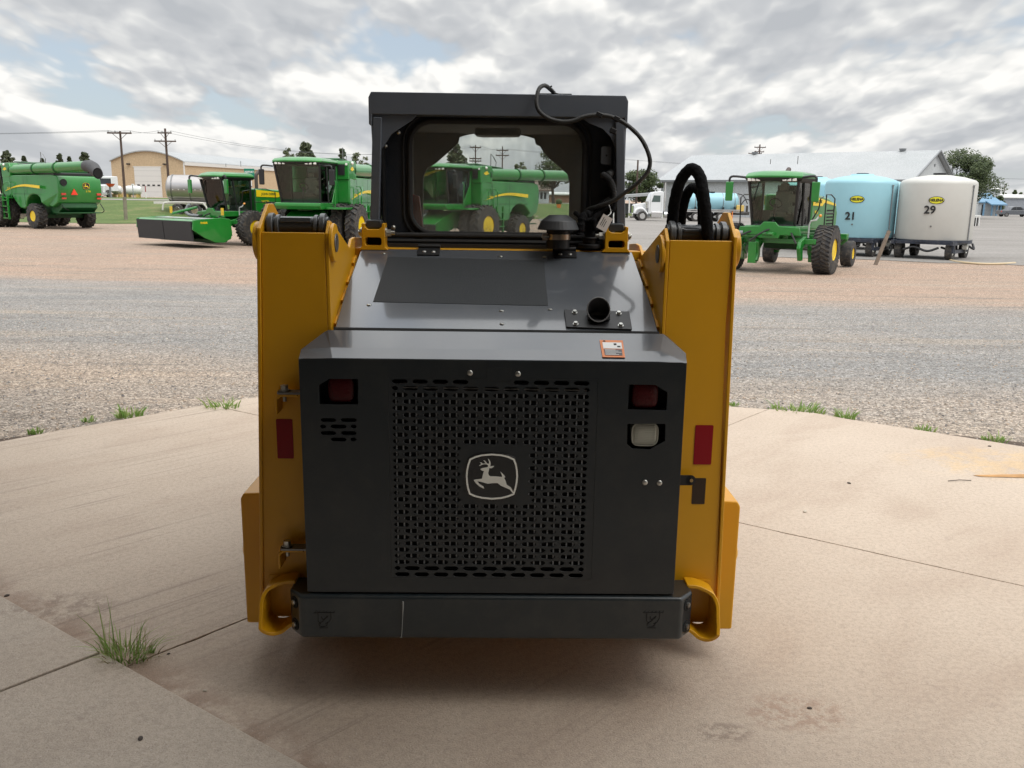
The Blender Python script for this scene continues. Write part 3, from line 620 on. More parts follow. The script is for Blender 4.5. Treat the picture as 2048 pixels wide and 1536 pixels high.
# --- loader towers
PY = .20
for s in (-1, 1):
    if s < 0: A = (522, 464); B_ = (649, 468); C_ = (657, 662); Dn = (527, 1190); E2 = (524, 640); T0 = (517, 459); sid = (649, 470)
    else: A = (1466, 482); B_ = (1340, 483); C_ = (1328, 668); Dn = (1432, 1200); E2 = (1452, 650); T0 = (1470, 472)
    xi = L(*B_, PY).x; xo = L(*A, PY).x; ztp = L(*A, PY).z
    xo2 = L(*E2, PY).x; xo3 = L(*Dn, PY).x; zb = .30
    web = [(xi, ztp), (xo, ztp), (xo2, L(*E2, PY).z), (xo3, .40), (xo3, zb), (s*.5, zb), (s*.5, .9), (L(*C_, PY).x, 1.0)]
    mb = MB(); mb.prism(web, 'xz', PY, PY+.012); tw = mb.build('loader_tower', YEL, SK, bevel=.003)
    # outer side plate: proud of the web, with ear
    def sp(pts, x0, x1, name, bev=.003):
        mb = MB(); mb.prism(pts, 'yz', x0, x1); return mb.build(name, YEL, tw, bevel=bev)
    rz = ztp+.012
    prof = [(PY-.008, zb), (PY-.008, rz), (PY+.10, rz+.075), (PY+.16, rz+.075), (PY+.42, rz-.06), (PY+.44, zb+.5), (PY+.30, zb)]
    mb = MB(); m2 = .012
    # follow the outer slope of the web
    def xof(z):
        zz = L(*E2, PY).z
        return xo+(xo2-xo)*(ztp-z)/(ztp-zz) if z > zz else xo2+(xo3-xo2)*min(1, (zz-z)/(zz-.40))
    n = len(prof); mb.add([(xof(z), y, z) for y, z in prof]+[(xof(z)+s*m2, y, z) for y, z in prof], [tuple(range(n)), tuple(range(2*n-1, n-1, -1))]+[(i, i+n, (i+1) % n+n, (i+1) % n) for i in range(n)])
    mb.build('outer_plate', YEL, tw, bevel=.003)
    pk = LX(653, 441, xi) if s < 0 else LX(1336, 458, xi)
    if s < 0: ip = [(650, 467), (653, 441), (661, 449), (693, 496), (697, 478), (703, 474), (722, 475)]
    else: ip = [(1340, 482), (1336, 456), (1328, 465), (1290, 511), (1284, 491), (1277, 487), (1262, 487)]
    q = [LX(*p, xi) for p in ip]; P = [(p.y, p.z) for p in q]
    P = [(PY-.001, 1.0), (PY-.001, P[0][1])]+[(max(PY+.02, min(a, 1.0)), b_) for a, b_ in P[1:]]+[(1.0, 1.35), (.95, 1.0)]
    mb = MB(); mb.prism(P, 'yz', xi-s*.001, xi-s*.013); mb.build('inner_plate', YEL, tw, bevel=.003)
    # sloping weld flange beside the hood
    mb = MB(); a = xi-s*.013; hx = (L(668, 661, TB).x if s < 0 else L(1318, 669, TB).x)
    mb.prism([(PY+.014, 1.1), (PY+.014, zt-.012), (HT, tz-.025), (HT, 1.2)], 'yz', min(a, hx+s*.002), max(a, hx+s*.002)); mb.build('side_rail', YEL, tw)
    for t_ in (.12, .38, .60, .85):
        mb = MB(); yy = TB+(HT-TB)*t_; zz = zt-.018+(tz-zt)*t_; mb.tube([(a-s*.004, yy, zz), (a-s*.004, yy+.05, zz+.02)], .005, 8, wob=.2); mb.build('weld_bead', YEL, tw)
    # pin bosses
    qb = LX(662, 486, xi-s*.013) if s < 0 else LX(1324, 508, xi-s*.013)
    qb = Vector((0, max(PY+.05, min(qb.y, PY+.12)), qb.z))
    mb = MB(); mb.cyl((xi-s*.012, qb.y, qb.z), (xi-s*.026, qb.y, qb.z), .062, seg=32); b1 = mb.build('pin_boss', YEL, tw, bevel=.004)
    mb = MB(); mb.cyl((xi-s*.026, qb.y, qb.z), (xi-s*.030, qb.y, qb.z), .030, seg=24); mb.build('pivot_pin', STD, b1, bevel=.002)
    zc = L(505 if s < 0 else 1476, 482 if s < 0 else 497, PY).z; xb = xof(zc)+s*m2
    mb = MB(); mb.cyl((xb-s*.001, PY+.055, zc-.002), (xb+s*.016, PY+.055, zc-.002), .062, seg=36); b2 = mb.build('pin_boss', YEL, tw, bevel=.004)
    mb = MB(); mb.cyl((xb+s*.016, PY+.055, zc), (xb+s*.02, PY+.055, zc), .03, seg=24); mb.build('pivot_pin', STD, b2, bevel=.002)
    # pivot tube and clamps between the ears
    ty, tzz = PY+.075, ztp+.018
    mb = MB(); mb.cyl((xi, ty, tzz), (xof(ztp), ty, tzz), .030, seg=24); tb = mb.build('pivot_tube', mat('pivot_dark_grey', (.05, .055, .06), .4, coat=.3), tw)
    mid = (xi+xof(ztp))/2; hw = abs(xi-xof(ztp))/2
    for k in (-1, 1):
        mb = MB(); mb.ring((mid+k*hw*.92, ty, tzz-.002), (mid+k*hw*.74, ty, tzz-.002), .043, .024, 24); mb.ring((mid+k*hw*.68, ty, tzz-.002), (mid+k*hw*.55, ty, tzz-.002), .038, .025, 24); mb.build('pivot_collar', mat('collar_grey', (.12, .125, .13), .35, metal=.3), tb, bevel=.003)
    mb = MB(); mb.box(mid-.05, mid+.05, ty-.034, ty-.012, tzz+.012, tzz+.028) if s < 0 else mb.box(mid-.05, mid+.0, ty-.034, ty-.012, tzz+.005, tzz+.015)
    mb.build('grease_bar', GRY, tb, bevel=.003)
    # lift arm running forward outside the cab
    xm = s*.68
    mb = MB(); mb.prism([(PY+.05, ztp-.10), (PY+.09, ztp+.02), (PY+1.5, ztp-.28), (PY+2.05, .55), (PY+1.9, .35), (PY+1.3, ztp-.47)], 'yz', xm-.045, xm+.045); mb.build('lift_arm', YEL, SK, bevel=.01)
    # reflectors
    q = [(552, 838), (587, 838), (588, 917), (553, 917)] if s < 0 else [(1391, 850), (1426, 851), (1422, 929), (1388, 928)]
    a = L(*q[0], PY); c = L(*q[2], PY); mb = MB(); mb.prism(rr(min(a.x, c.x), max(a.x, c.x), c.z, a.z, .004), 'xz', PY-.0018, PY); mb.build('reflector', RFL, tw)
    if s > 0:
        a = L(1386, 956, PY); c = L(1409, 1008, PY); mb = MB(); mb.prism(rr(a.x, c.x, c.z, a.z, .003), 'xz', PY-.0012, PY); mb.build('access_slot', mat('slot_dark_brown', (.035, .018, .008), .6), tw)
    # tow loop
    LY = .085; xa = L(592 if s < 0 else 1374, 1180, LY).x; xb_ = L(520 if s < 0 else 1439, 1200, LY).x; zt_ = L(545, 1178, LY).z if s < 0 else L(1400, 1188, LY).z; zl = L(545, 1270, LY).z if s < 0 else L(1410, 1282, LY).z
    mb = MB(); w = .052
    path = [(xa+(xb_-xa)*.1, zt_+.004), (xa+(xb_-xa)*.4, zt_+.002), (xa+(xb_-xa)*.78, zt_-.014), (xa+(xb_-xa)*.93, zt_-.03), (xb_, zt_-.055), (xb_, (zt_+zl)/2), (xb_+s*.001, zl+.045), (xb_-s*.004, zl+.02), (xa+(xb_-xa)*.75, zl+.002), (xa+(xb_-xa)*.5, zl+.003), (xa+(xb_-xa)*.28, zl+.02), (xa, zl+.032)]
    sp_ = spline([(x, 0, z) for x, z in path], 5); rings = []
    for i, p in enumerate(sp_):
        t = (sp_[min(i+1, len(sp_)-1)]-sp_[max(i-1, 0)]).normalized(); nn = Vector((t.z, 0, -t.x))*.0065; yf = .13 - .06*max(0, 1-abs(i/(len(sp_)-1)-.6)*2.0)
        rings.append([(p.x+nn.x, yf, p.z+nn.z), (p.x+nn.x, PY-.003, p.z+nn.z), (p.x-nn.x, PY-.003, p.z-nn.z), (p.x-nn.x, yf, p.z-nn.z)])
    mb.loft(rings); mb.build('tow_loop', YEL, SK, bevel=.003, smooth=False)
    mb = MB(); mb.box(min(xa, xb_)+.004, max(xa, xb_)-.004, PY-.004, PY-.0002, zl+.012, zt_); mb.build('tow_loop_backing', YEL, SK)
    # counterweight box outside the tower
    CY = .36; x0 = L(527 if s < 0 else 1440, 1100, CY).x; x1 = L(486 if s < 0 else 1475, 1100, CY).x; z0 = L(500, 1246, CY).z if s < 0 else L(1458, 1259, CY).z; z1 = L(510, 987, CY).z if s < 0 else L(1455, 1003, CY).z
    x0 -= s*.03
    mb = MB(); mb.prism([(x0, z0), (x1-s*.003, z0), (x1, z0+.006), (x1, z1-.02), (x1-s*.012, z1), (x0, z1+.004)], 'xz', CY, CY+.42); cw = mb.build('counterweight', YEL, SK, smooth=False); bv = cw.modifiers.new('bevel', 'BEVEL'); bv.width = .016; bv.segments = 4; bv.limit_method = 'ANGLE'; bv.angle_limit = R(30)
    mb = MB(); mb.prism([(CY+.03, z1-.01), (CY+.08, z1+.03), (CY+.2, z1+.05), (CY+.35, z1+.03), (CY+.4, z1-.01)], 'yz', x0, x0+s*.045); mb.build('weight_rib', YEL, cw, bevel=.01)
    mb = MB(); zz = L(485, 1117, CY).z; mb.lathe([(.05, -.002), (.05, .006), (.042, .016), (.026, .024), (.001, .026)], (x1, CY+.10, zz), (s, 0, 0)); mb.build('weight_plug', YEL, cw)
# hinge brackets on the left tower
tower = [o for o in children(SK) if o.name.startswith('loader_tower')]
for (px, py) in ((569, 784), (575, 1094)):
    p = L(px, py, PY-.05); mb = MB()
    xr = dl0-.005; xl = p.x-.028
    mb.prism([(xl, p.z-.07), (xl+.007, p.z-.07), (xl+.007, p.z-.022), (xl+.02, p.z-.012), (xr-.02, p.z-.012), (xr-.02, p.z-.004), (xl+.016, p.z-.004), (xl, p.z-.018)], 'xz', PY-.07, PY-.0005)
    hb = mb.build('hinge_bracket', YEL, SK, bevel=.002)
    mb = MB(); mb.box(p.x-.018, xr+.01, PY-.075, PY-.03, p.z-.003, p.z+.004); mb.cyl((p.x, PY-.052, p.z-.003), (p.x, PY-.052, p.z+.004), .0225, seg=20); mb.build('hinge_leaf', STD, hb, bevel=.001)
    mb = MB(); mb.cyl((p.x, PY-.052, p.z+.004), (p.x, PY-.052, p.z+.009), .0165, seg=16); mb.cyl((p.x, PY-.052, p.z+.009), (p.x, PY-.052, p.z+.024), .0125, seg=6); mb.cyl((p.x, PY-.052, p.z-.03), (p.x, PY-.052, p.z-.012), .007, seg=10); mb.build('hinge_bolt', STL, hb)
a = L(1366, 950, PY-.03); c = L(1387, 970, PY-.03); mb = MB(); mb.box(a.x-.02, c.x-.01, PY-.034, PY-.030, c.z, a.z); mb.cyl((c.x-.011, PY-.034, (a.z+c.z)/2), (c.x-.011, PY-.030, (a.z+c.z)/2), (a.z-c.z)/2, seg=20)
lt = mb.build('door_latch', BLK, SK); mb = MB(); mb.cyl((c.x-.009, PY-.036, (a.z+c.z)/2), (c.x-.009, PY-.0342, (a.z+c.z)/2), .006, seg=12); mb.build('keyhole', BRS, lt)
# --- wheels
for x in (-.66, .66):
    for y in (.82, 1.72):
        t = MB(); t.ring((x-.10, y, .36), (x+.10, y, .36), .345, .20, 40)
        for i in range(22):
            for sd_ in (-1, 1):
                a = 2*math.pi*(i+.25*sd_)/22; t.M = Matrix.Translation((x, y, .36)) @ Matrix.Rotation(a, 4, 'X'); t.box(min(0, sd_*.1), max(0, sd_*.1), -.018, .018, .34, .36)
        t.M = Matrix(); w_ = t.build('wheel', RUB, SK); r_ = MB(); r_.ring((x-.09, y, .36), (x+.09, y, .36), .205, .17, 28); r_.cyl((x-.02, y, .36), (x+.02, y, .36), .18, seg=28); r_.build('rim', YEL, w_)
# --- cab
CY0 = .76; CD = 1.30
beamz1 = L(990, 187, CY0).z; beamz0 = L(990, 232, CY0).z
cx_l = L(737, 215, CY0).x; cx_r = L(1256, 220, CY0).x
mb = MB(); mb.loft([[(cx_l+i, y, beamz1), (cx_r-i, y, beamz1), (cx_r+j, y, beamz1-.02), (cx_r+j, y, beamz0-.035), (cx_r-.012, y, beamz0-.045), (cx_r-.012, y, beamz0), (cx_l+.012, y, beamz0), (cx_l+.012, y, beamz0-.045), (cx_l-j, y, beamz0-.035), (cx_l-j, y, beamz1-.02)] for y, i, j in ((CY0, .01, 0), (CY0+.015, .008, .002), (CY0+.2, .008, .002))])
cabf = mb.build('cab_roof_beam', CAB, SK, bevel=.003)
mb = MB(); mb.box(cx_l+.006, cx_r-.006, CY0+.19, CY0+CD, beamz1-.03, beamz1-.004); mb.build('roof_panel', CAB, SK, bevel=.01)
cz0 = L(990, 462, CY0).z
for s in (-1, 1):
    if s < 0: q = [(745, 240), (801, 255), (788, 460), (740, 460)]
    else: q = [(1249, 245), (1190, 255), (1207, 470), (1251, 470)]
    xa, xb_ = L(*q[0], CY0).x, L(*q[3], CY0).x; zb = L(*q[3], CY0).z
    w = .034
    mb = MB(); mb.prism([(xa, beamz0-.01), (xa-s*w, beamz0-.01), (xb_-s*w, zb), (xb_, zb)], 'xz', CY0, CY0+.07); pl = mb.build('cab_pillar', CAB, SK, bevel=.004)
    # gusset
    g_ = [(741, 228), (836, 228), (825, 240), (783, 268), (768, 292), (762, 300), (745, 302)] if s < 0 else [(1253, 234), (1160, 232), (1178, 246), (1206, 258), (1222, 275), (1232, 300), (1250, 330)]
    mb = MB(); mb.prism([xz(*p, CY0+.012) for p in g_], 'xz', CY0+.012, CY0+.018); mb.build('gusset', CAB, pl, bevel=.001)
    # channel side wall (black)
    mb = MB(); mb.box(min(xa-s*w*.9, xa-s*w*.9-s*.004), max(xa-s*w*.9, xa-s*w*.9-s*.004), CY0+.02, CY0+.11, zb, beamz0); mb.build('pillar_inner_wall', BLK, pl)
    mb = MB(); mb.box(min(xa-s*.002, xa-s*.02), max(xa-s*.002, xa-s*.02), CY0+.07, CY0+CD, beamz1-.09, beamz1-.03); mb.box(min(xa, xa-s*.02), max(xa, xa-s*.02), CY0+.07, CY0+CD, cz0-.14, cz0-.02)
    for yy in (.35, .8, 1.22): mb.box(min(xa-s*.002, xa-s*.02), max(xa-s*.002, xa-s*.02), CY0+yy, CY0+yy+.05, cz0-.1, beamz1-.08)
    mb.build('side_frame', CAB, SK)
    mb = MB(); mb.box(xa-s*.026-.002, xa-s*.026+.002, CY0+.13, CY0+CD-.02, cz0-.12, beamz1-.03); mb.build('side_screen', mat('side_screen_grey', (.10, .102, .10), .8, bump=.4, bscale=400), SK)
# recessed rear panel with window aperture
RY = CY0+.085
wo_ = [(823, 300), (826, 275), (836, 258), (856, 248), (990, 247), (1130, 250), (1152, 262), (1163, 280), (1166, 310), (1164, 440), (1158, 465), (990, 466), (868, 461), (845, 452), (832, 438), (826, 420)]
def smooth_loop(P, n=4):
    P = [Vector((p[0], 0, p[1])) for p in P]; P = P[-1:]+P+P[:2]; o = []
    for i in range(1, len(P)-2):
        a, b_, c, d = P[i-1:i+3]
        for k in range(n): t = k/n; v = .5*((2*b_)+(c-a)*t+(2*a-5*b_+4*c-d)*t*t+(3*b_-a-3*c+d)*t**3); o.append((v.x, v.z))
    return o
hl_ = [xz(x, y, RY) for x, y in ((822, 247), (1166, 250), (1166, 472), (826, 462))]
wx0 = L(823, 350, RY).x; wx1 = L(1165, 350, RY).x; wz1 = L(990, 247, RY).z; wz0 = L(990, 466, RY).z
wloop = rr(wx0, wx1, wz0, wz1, .085, 8)
pw = [(cx_l+.03, wz0-.06), (cx_r-.03, wz0-.06), (cx_r-.03, beamz0+.02), (cx_l+.03, beamz0+.02)]
rp = plate('rear_panel', [pw, wloop], .006, RY, mat('cab_inner_black', (.016, .021, .030), .45, coat=.2, var=.15, bump=.08, bscale=150), SK, bevel=.001)
mb = MB(); wl3 = [(x, RY-.004, z) for x, z in rr(wx0-.006, wx1+.006, wz0-.006, wz1+.006, .09, 8)]; mb.tube(wl3+[wl3[0]], .011, 10); ws = mb.build('window_seal', RUB, rp)
mb = MB(); wl4 = [(x, RY-.001, z) for x, z in rr(wx0-.03, wx1+.03, wz0-.028, wz1+.026, .10, 8)]; mb.tube(wl4+[wl4[0]], .006, 8); mb.build('outer_seal_lip', RUB, rp)
# dusty glass
gm = bpy.data.materials.new('dusty_cab_glass'); gm.use_nodes = True; t = gm.node_tree; t.nodes.clear(); n = t.nodes.new; l = t.links.new
tr = n('ShaderNodeBsdfTransparent'); tr.inputs[0].default_value = (.90, .93, .91, 1); gy = n('ShaderNodeBsdfGlossy'); gy.inputs['Roughness'].default_value = .02
fr = n('ShaderNodeFresnel'); fr.inputs[0].default_value = 1.45; m1 = n('ShaderNodeMixShader'); l(fr.outputs[0], m1.inputs[0]); l(tr.outputs[0], m1.inputs[1]); l(gy.outputs[0], m1.inputs[2])
df = n('ShaderNodeBsdfDiffuse'); df.inputs[0].default_value = (.62, .60, .55, 1); tl = n('ShaderNodeBsdfTranslucent'); tl.inputs[0].default_value = (.62, .61, .58, 1); ms = n('ShaderNodeMixShader'); ms.inputs[0].default_value = .5; l(df.outputs[0], ms.inputs[1]); l(tl.outputs[0], ms.inputs[2])
tcx = n('ShaderNodeTexCoord'); spz = n('ShaderNodeSeparateXYZ'); l(tcx.outputs['Object'], spz.inputs[0])
mp = n('ShaderNodeMapping'); l(tcx.outputs['Object'], mp.inputs[0]); mp.inputs['Scale'].default_value = (1, 1, .25)
nn = n('ShaderNodeTexNoise'); nn.inputs['Scale'].default_value = 45; nn.inputs['Detail'].default_value = 7; nn.inputs['Roughness'].default_value = .7; l(mp.outputs[0], nn.inputs['Vector'])
lo = n('ShaderNodeMapRange'); l(spz.outputs[2], lo.inputs[0]); lo.inputs[1].default_value = wz0+.10; lo.inputs[2].default_value = wz0; lo.inputs[3].default_value = .15; lo.inputs[4].default_value = .36
mu = n('ShaderNodeMath'); mu.operation = 'MULTIPLY'; l(lo.outputs[0], mu.inputs[0]); nr = n('ShaderNodeMapRange'); l(nn.outputs[0], nr.inputs[0]); nr.inputs[1].default_value = .3; nr.inputs[2].default_value = .75; nr.inputs[3].default_value = .5; nr.inputs[4].default_value = 1.3; l(nr.outputs[0], mu.inputs[1])
m2 = n('ShaderNodeMixShader'); l(mu.outputs[0], m2.inputs[0]); l(m1.outputs[0], m2.inputs[1]); l(ms.outputs[0], m2.inputs[2]); ou = n('ShaderNodeOutputMaterial'); l(m2.outputs[0], ou.inputs[0])
plate('rear_window', [rr(wx0-.005, wx1+.005, wz0-.005, wz1+.005, .088, 8)], .004, RY+.001, gm, rp)
# lower seals / sill under the window
mb = MB(); a = L(760, 470, CY0).x; b_ = L(1225, 480, CY0).x; z = L(990, 473, CY0).z
mb.tube([(a, CY0+.03, z), (b_, CY0+.03, z)], .010, 10); mb.tube([(a, CY0+.02, z-.022), (b_, CY0+.02, z-.022)], .008, 8); mb.box(a, b_, CY0-.005, CY0+.05, z-.055, z-.03); mb.build('sill_seal', RUB, SK)
# front frame of the cab with its scalloped opening
FY = CY0+CD
fo = [(846, 453), (846, 365), (848, 350), (855, 337), (873, 325), (897, 304), (909, 293), (917, 285), (919, 274), (932, 270), (948, 267), (954, 273), (965, 274.5), (1028, 274.5), (1038, 274), (1042, 270), (1056, 273), (1069, 277), (1071, 286), (1074, 290), (1080, 292), (1087, 304), (1100, 318), (1119, 334), (1135, 348), (1139, 365), (1138, 436), (1138, 474), (846, 468)]
# the real opening is found where the sight lines meet the front plane
pf_ = [xz(*p, FY) for p in fo]; fx0 = cx_l+.012; fx1 = cx_r-.012
plate('front_frame', [[(fx0, cz0-.25), (fx1, cz0-.25), (fx1, beamz1-.01), (fx0, beamz1-.01)], pf_], .02, FY, mat('frame_grey_black', (.05, .052, .053), .7), SK, bevel=.003)
mb = MB(); mb.box(fx0+.03, fx1-.03, CY0+.12, FY-.01, beamz1-.055, beamz1-.035); mb.build('headliner', mat('headliner_grey', (.035, .036, .037), .9, bump=.2, bscale=200), SK)
mb = MB(); a = L(836, 455, CY0+.5); b_ = L(824, 385, CY0+.5); c = L(838, 392, CY0+.5); d = L(846, 455, CY0+.5); mb.add([a-Vector((.03, 0, 0)), b_-Vector((.03, 0, 0)), c, d]+[v+Vector((0, .04, 0)) for v in (a-Vector((.03, 0, 0)), b_-Vector((.03, 0, 0)), c, d)], [(0, 1, 2, 3), (7, 6, 5, 4), (0, 4, 5, 1), (1, 5, 6, 2), (2, 6, 7, 3), (3, 7, 4, 0)])
mb.build('red_lap_bar', mat('red_pad', (.80, .06, .04), .5), SK, bevel=.004)
mb = MB(); mb.box(L(950, 262, CY0+.3).x, L(1042, 262, CY0+.3).x, CY0+.28, CY0+.36, L(990, 272, CY0+.3).z, L(990, 256, CY0+.3).z); mb.build('rear_view_mirror', BLK, SK, bevel=.01)
# cab feet
for s in (-1, 1):
    cx = L(749 if s < 0 else 1231, 470, CY0-.04).x; zt2 = L(749, 446, CY0-.04).z if s < 0 else L(1231, 453, CY0-.04).z; zb2 = L(749, 492, CY0-.04).z if s < 0 else L(1231, 497, CY0-.04).z
    w = .043; y0 = CY0-.075; ft = []
    outl = [(cx-w, zt2), (cx-w+.010, zt2), (cx-w+.012, zt2-.014), (cx-w+.024, zt2-.022), (cx+w-.024, zt2-.022), (cx+w-.012, zt2-.014), (cx+w-.010, zt2), (cx+w, zt2), (cx+w, zb2), (cx+w+.012, zb2-.012), (cx-w-.012, zb2-.012), (cx-w, zb2)]
    hol = rr(cx-w+.013, cx+w-.013, zb2+.004, zt2-.052, .008, 3)
    o = plate('cab_mount', [outl, hol], .07, y0, YEL, SK, bevel=.003)
    mb = MB(); mb.box(cx-w+.005, cx+w-.005, y0+.05, y0+.055, zb2-.005, zt2-.045); mb.build('mount_back', VBK, o)
    mb = MB(); mb.prism([(cx-w*.72, zt2-.02), (cx+w*.72, zt2-.02), (cx+w*.66, zt2+.012), (cx-w*.66, zt2+.012)], 'xz', y0+.018, y0+.08); mb.build('rubber_mount', mat('mount_rubber_grey', (.035, .04, .045), .5, coat=.2), o, bevel=.006)
    zc = zt2-.035
    for k in (-s, s):
        mb = MB(); x = cx+k*w; mb.cyl((x, y0+.03, zc), (x+k*.005, y0+.03, zc), .02, seg=20); mb.cyl((x+k*.005, y0+.03, zc), (x+k*(.02 if k == -s else .012), y0+.03, zc), .0145, seg=6); mb.cyl((x+k*.012, y0+.03, zc), (x+k*(.034 if k == -s else .016), y0+.03, zc), .008, seg=12); mb.build('mount_bolt', STL, o)
for px, py in ((797, 265), (771, 292), (787, 455)): mb = MB(); mb.ball(L(px, py, CY0+.05), .0085 if py < 400 else .0095, 12, 8); mb.build('cap_nut', STL, SK)
# speaker bracket plate on the right pillar
p = L(1213, 311, CY0+.03); mb = MB(); mb.prism(rr(p.x-.021, p.x+.02, p.z-.033, p.z+.033, .008), 'xz', CY0+.03, CY0+.034); br = mb.build('bracket_plate', GRY, SK, bevel=.001)
mb = MB(); mb.cyl((p.x, CY0+.0285, p.z), (p.x, CY0+.030, p.z), .004, seg=12); mb.build('bracket_hole', VBK, br)
# air intake cap
c = L(1117, 470, CY0-.11); c.x = L(1116, 470, CY0-.11).x; yy = CY0-.11
zz = lambda py: L(1116, py, yy).z
mb = MB(); mb.lathe([(.001, zz(430)-c.z), (.034, zz(430)-c.z), (.041, zz(432.5)-c.z), (.0625, zz(441)-c.z), (.0645, zz(442.5)-c.z), (.0765, zz(458)-c.z), (.075, zz(459.5)-c.z), (.04, zz(459)-c.z), (.001, zz(459)-c.z)], c, (0, 0, 1), 32)
cp = mb.build('intake_cap', mat('cap_dark_grey', (.032, .034, .037), .5, var=.15), SK, ang=10)
mb = MB(); mb.lathe([(.043, zz(458)-c.z), (.043, zz(496)-c.z)], c, (0, 0, 1), 28); mb.build('intake_neck', BLK, cp)
mb = MB(); mb.ring((c.x, c.y, zz(468)), (c.x, c.y, zz(479)), .0462, .0432, 32); k = MB(); mb.box(c.x-.058, c.x-.040, c.y-.036, c.y-.018, zz(480), zz(466)); mb.build('hose_clamp', BRS if 0 else mat('clamp_steel', (.50, .43, .36), .3, metal=.9), cp, bevel=.001)
mb = MB(); mb.cyl((c.x-.062, c.y-.03, zz(473)), (c.x-.036, c.y-.04, zz(473)), .004, seg=8); mb.build('clamp_screw', STL, cp)
# cables and hoses at the right rear of the cab
def P_(*pts): return [L(px, py, CY0+y) for px, py, y in pts]
mb = MB(); mb.tube(P_((1108, 186, .06), (1100, 178, .03), (1089, 171, .0), (1078, 178, -.02), (1073, 200, -.04), (1077, 220, -.05), (1094, 235, -.05), (1120, 243, -.05), (1145, 242, -.05), (1170, 233, -.05), (1200, 230, -.05), (1230, 236, -.05), (1258, 253, -.06), (1284, 280, -.08), (1299, 315, -.09), (1297, 340, -.09), (1280, 362, -.09), (1255, 382, -.08), (1225, 402, -.07), (1195, 413, -.05), (1175, 420, -.03), (1163, 437, -.02), (1160, 455, -.01)), .0078, 10, sub=6, wob=.03); cbl = mb.build('cable', mat('cable_black', (.022, .022, .021), .55, bump=.2, bscale=300), SK)
mb = MB(); mb.tube(P_((1104, 172, .02), (1098, 176, .02), (1103, 182, .03), (1112, 187, .04), (1126, 190, .03)), .0028, 7, sub=4); mb.tube(P_((1090, 171, 0), (1100, 176, .02), (1108, 184, .03)), .003, 7, sub=4); mb.build('loose_wire', cbl.data.materials[0], cbl)
for px, py in ((1198, 230), (1233, 238), (1226, 262)): mb = MB(); p = L(px, py, CY0-.045); mb.M = Matrix.Translation(p) @ Matrix.Rotation(.4, 4, 'Y'); mb.box(-.012, .012, -.014, .014, -.009, .009); mb.build('cable_clip', BLK, cbl, bevel=.003)
mb = MB(); pts = P_((1225, 345, .02), (1212, 353, -.005), (1208, 352, -.02), (1218, 360, -.03), (1225, 375, -.035), (1226, 392, -.03), (1220, 405, -.02)); sp_ = spline(pts, 14); mb.tube(sp_, [.0150 if i % 2 else .0122 for i in range(len(sp_))], 12); mb.build('corrugated_hose', RUB, SK, ang=80)
mb = MB(); pts = P_((1179, 497, -.03), (1178, 480, -.03), (1180, 462, -.03), (1176, 445, -.03), (1184, 428, -.03), (1205, 415, -.03), (1222, 400, -.03)); sp_ = spline(pts, 16); mb.tube(sp_, [.0185 if i % 2 else .0155 for i in range(len(sp_))], 12); mb.build('corrugated_hose', RUB, SK, ang=80)
mb = MB(); mb.tube(P_((1160, 470, -.06), (1162, 450, -.06), (1168, 432, -.05), (1185, 425, -.03), (1215, 403, -.02)), .016, 10, sub=6, wob=.12); mb.tube(P_((1190, 460, -.05), (1188, 440, -.06), (1200, 425, -.05), (1225, 400, -.03), (1228, 380, -.0)), .010, 10, sub=6, wob=.1); mb.tube(P_((1232, 400, -.04), (1226, 420, -.05), (1215, 440, -.05), (1200, 452, -.04)), .007, 8, sub=5); mb.tube(P_((1150, 425, -.02), (1170, 440, -.05), (1196, 436, -.05)), .009, 8, sub=5, wob=.1); mb.build('wiring_harness', SLV, SK)
mb = MB(); c = L(1180, 490, CY0-.03); mb.cyl(c+Vector((0, 0, -.012)), c+Vector((0, 0, .004)), .045, seg=24); mb.cyl(c+Vector((0, 0, .004)), c+Vector((0, 0, .028)), .028, seg=24); mb.cyl(c+Vector((0, 0, .022)), c+Vector((0, 0, .03)), .034, seg=24); mb.build('hose_socket', BLK, SK, bevel=.003)
# hanging paper tag
c = L(1209, 446, CY0-.11); mb = MB(); mb.M = Matrix.Translation(c) @ Matrix.Rotation(R(28), 4, 'Y') @ Matrix.Rotation(R(-8), 4, 'X'); mb.box(-.020, .020, 0, .001, -.028, .028); tg = mb.build('hang_tag', mat('tag_card', (.62, .57, .53), .7, var=.05), SK)
mb = MB(); mb.M = Matrix.Translation(c) @ Matrix.Rotation(R(28), 4, 'Y') @ Matrix.Rotation(R(-8), 4, 'X')
for i in range(3): mb.box(-.012+i*.007, -.010+i*.007, -.0008, .0, -.015, .018-i*.004)
mb.build('tag_print', inkm, tg)
mb = MB(); mb.tube(P_((1215, 432, -.10), (1222, 425, -.08), (1218, 410, -.05)), .0015, 6, sub=4); mb.build('tag_tie', WHT, tg)
# roof antenna puck
a = L(1078, 181, CY0+.06); b_ = L(1144, 184, CY0+.06); mb = MB(); mb.box(a.x, b_.x, CY0+.05, CY0+.14, beamz1-.002, beamz1+.010); mb.build('roof_antenna', BLK, SK, bevel=.004)
# sleeved hydraulic hoses arching over the right tower
def Q_(*pts): return [L(px, py, y+.065) for px, py, y in pts]
mb = MB(); mb.tube(Q_((1337, 486, .26), (1344, 448, .25), (1349, 405, .24), (1361, 362, .22), (1382, 338, .20), (1399, 352, .18), (1407, 390, .16), (1412, 432, .16), (1417, 488, .18)), .0190, 14, sub=8, wob=.035); mb.build('hydraulic_hose', SLV, SK)
mb = MB(); mb.tube(Q_((1356, 486, .30), (1361, 450, .29), (1368, 405, .28), (1381, 378, .26), (1396, 380, .25), (1404, 402, .24), (1405, 440, .24), (1406, 488, .25)), .0165, 14, sub=8, wob=.035); mb.build('hydraulic_hose', SLV, SK)
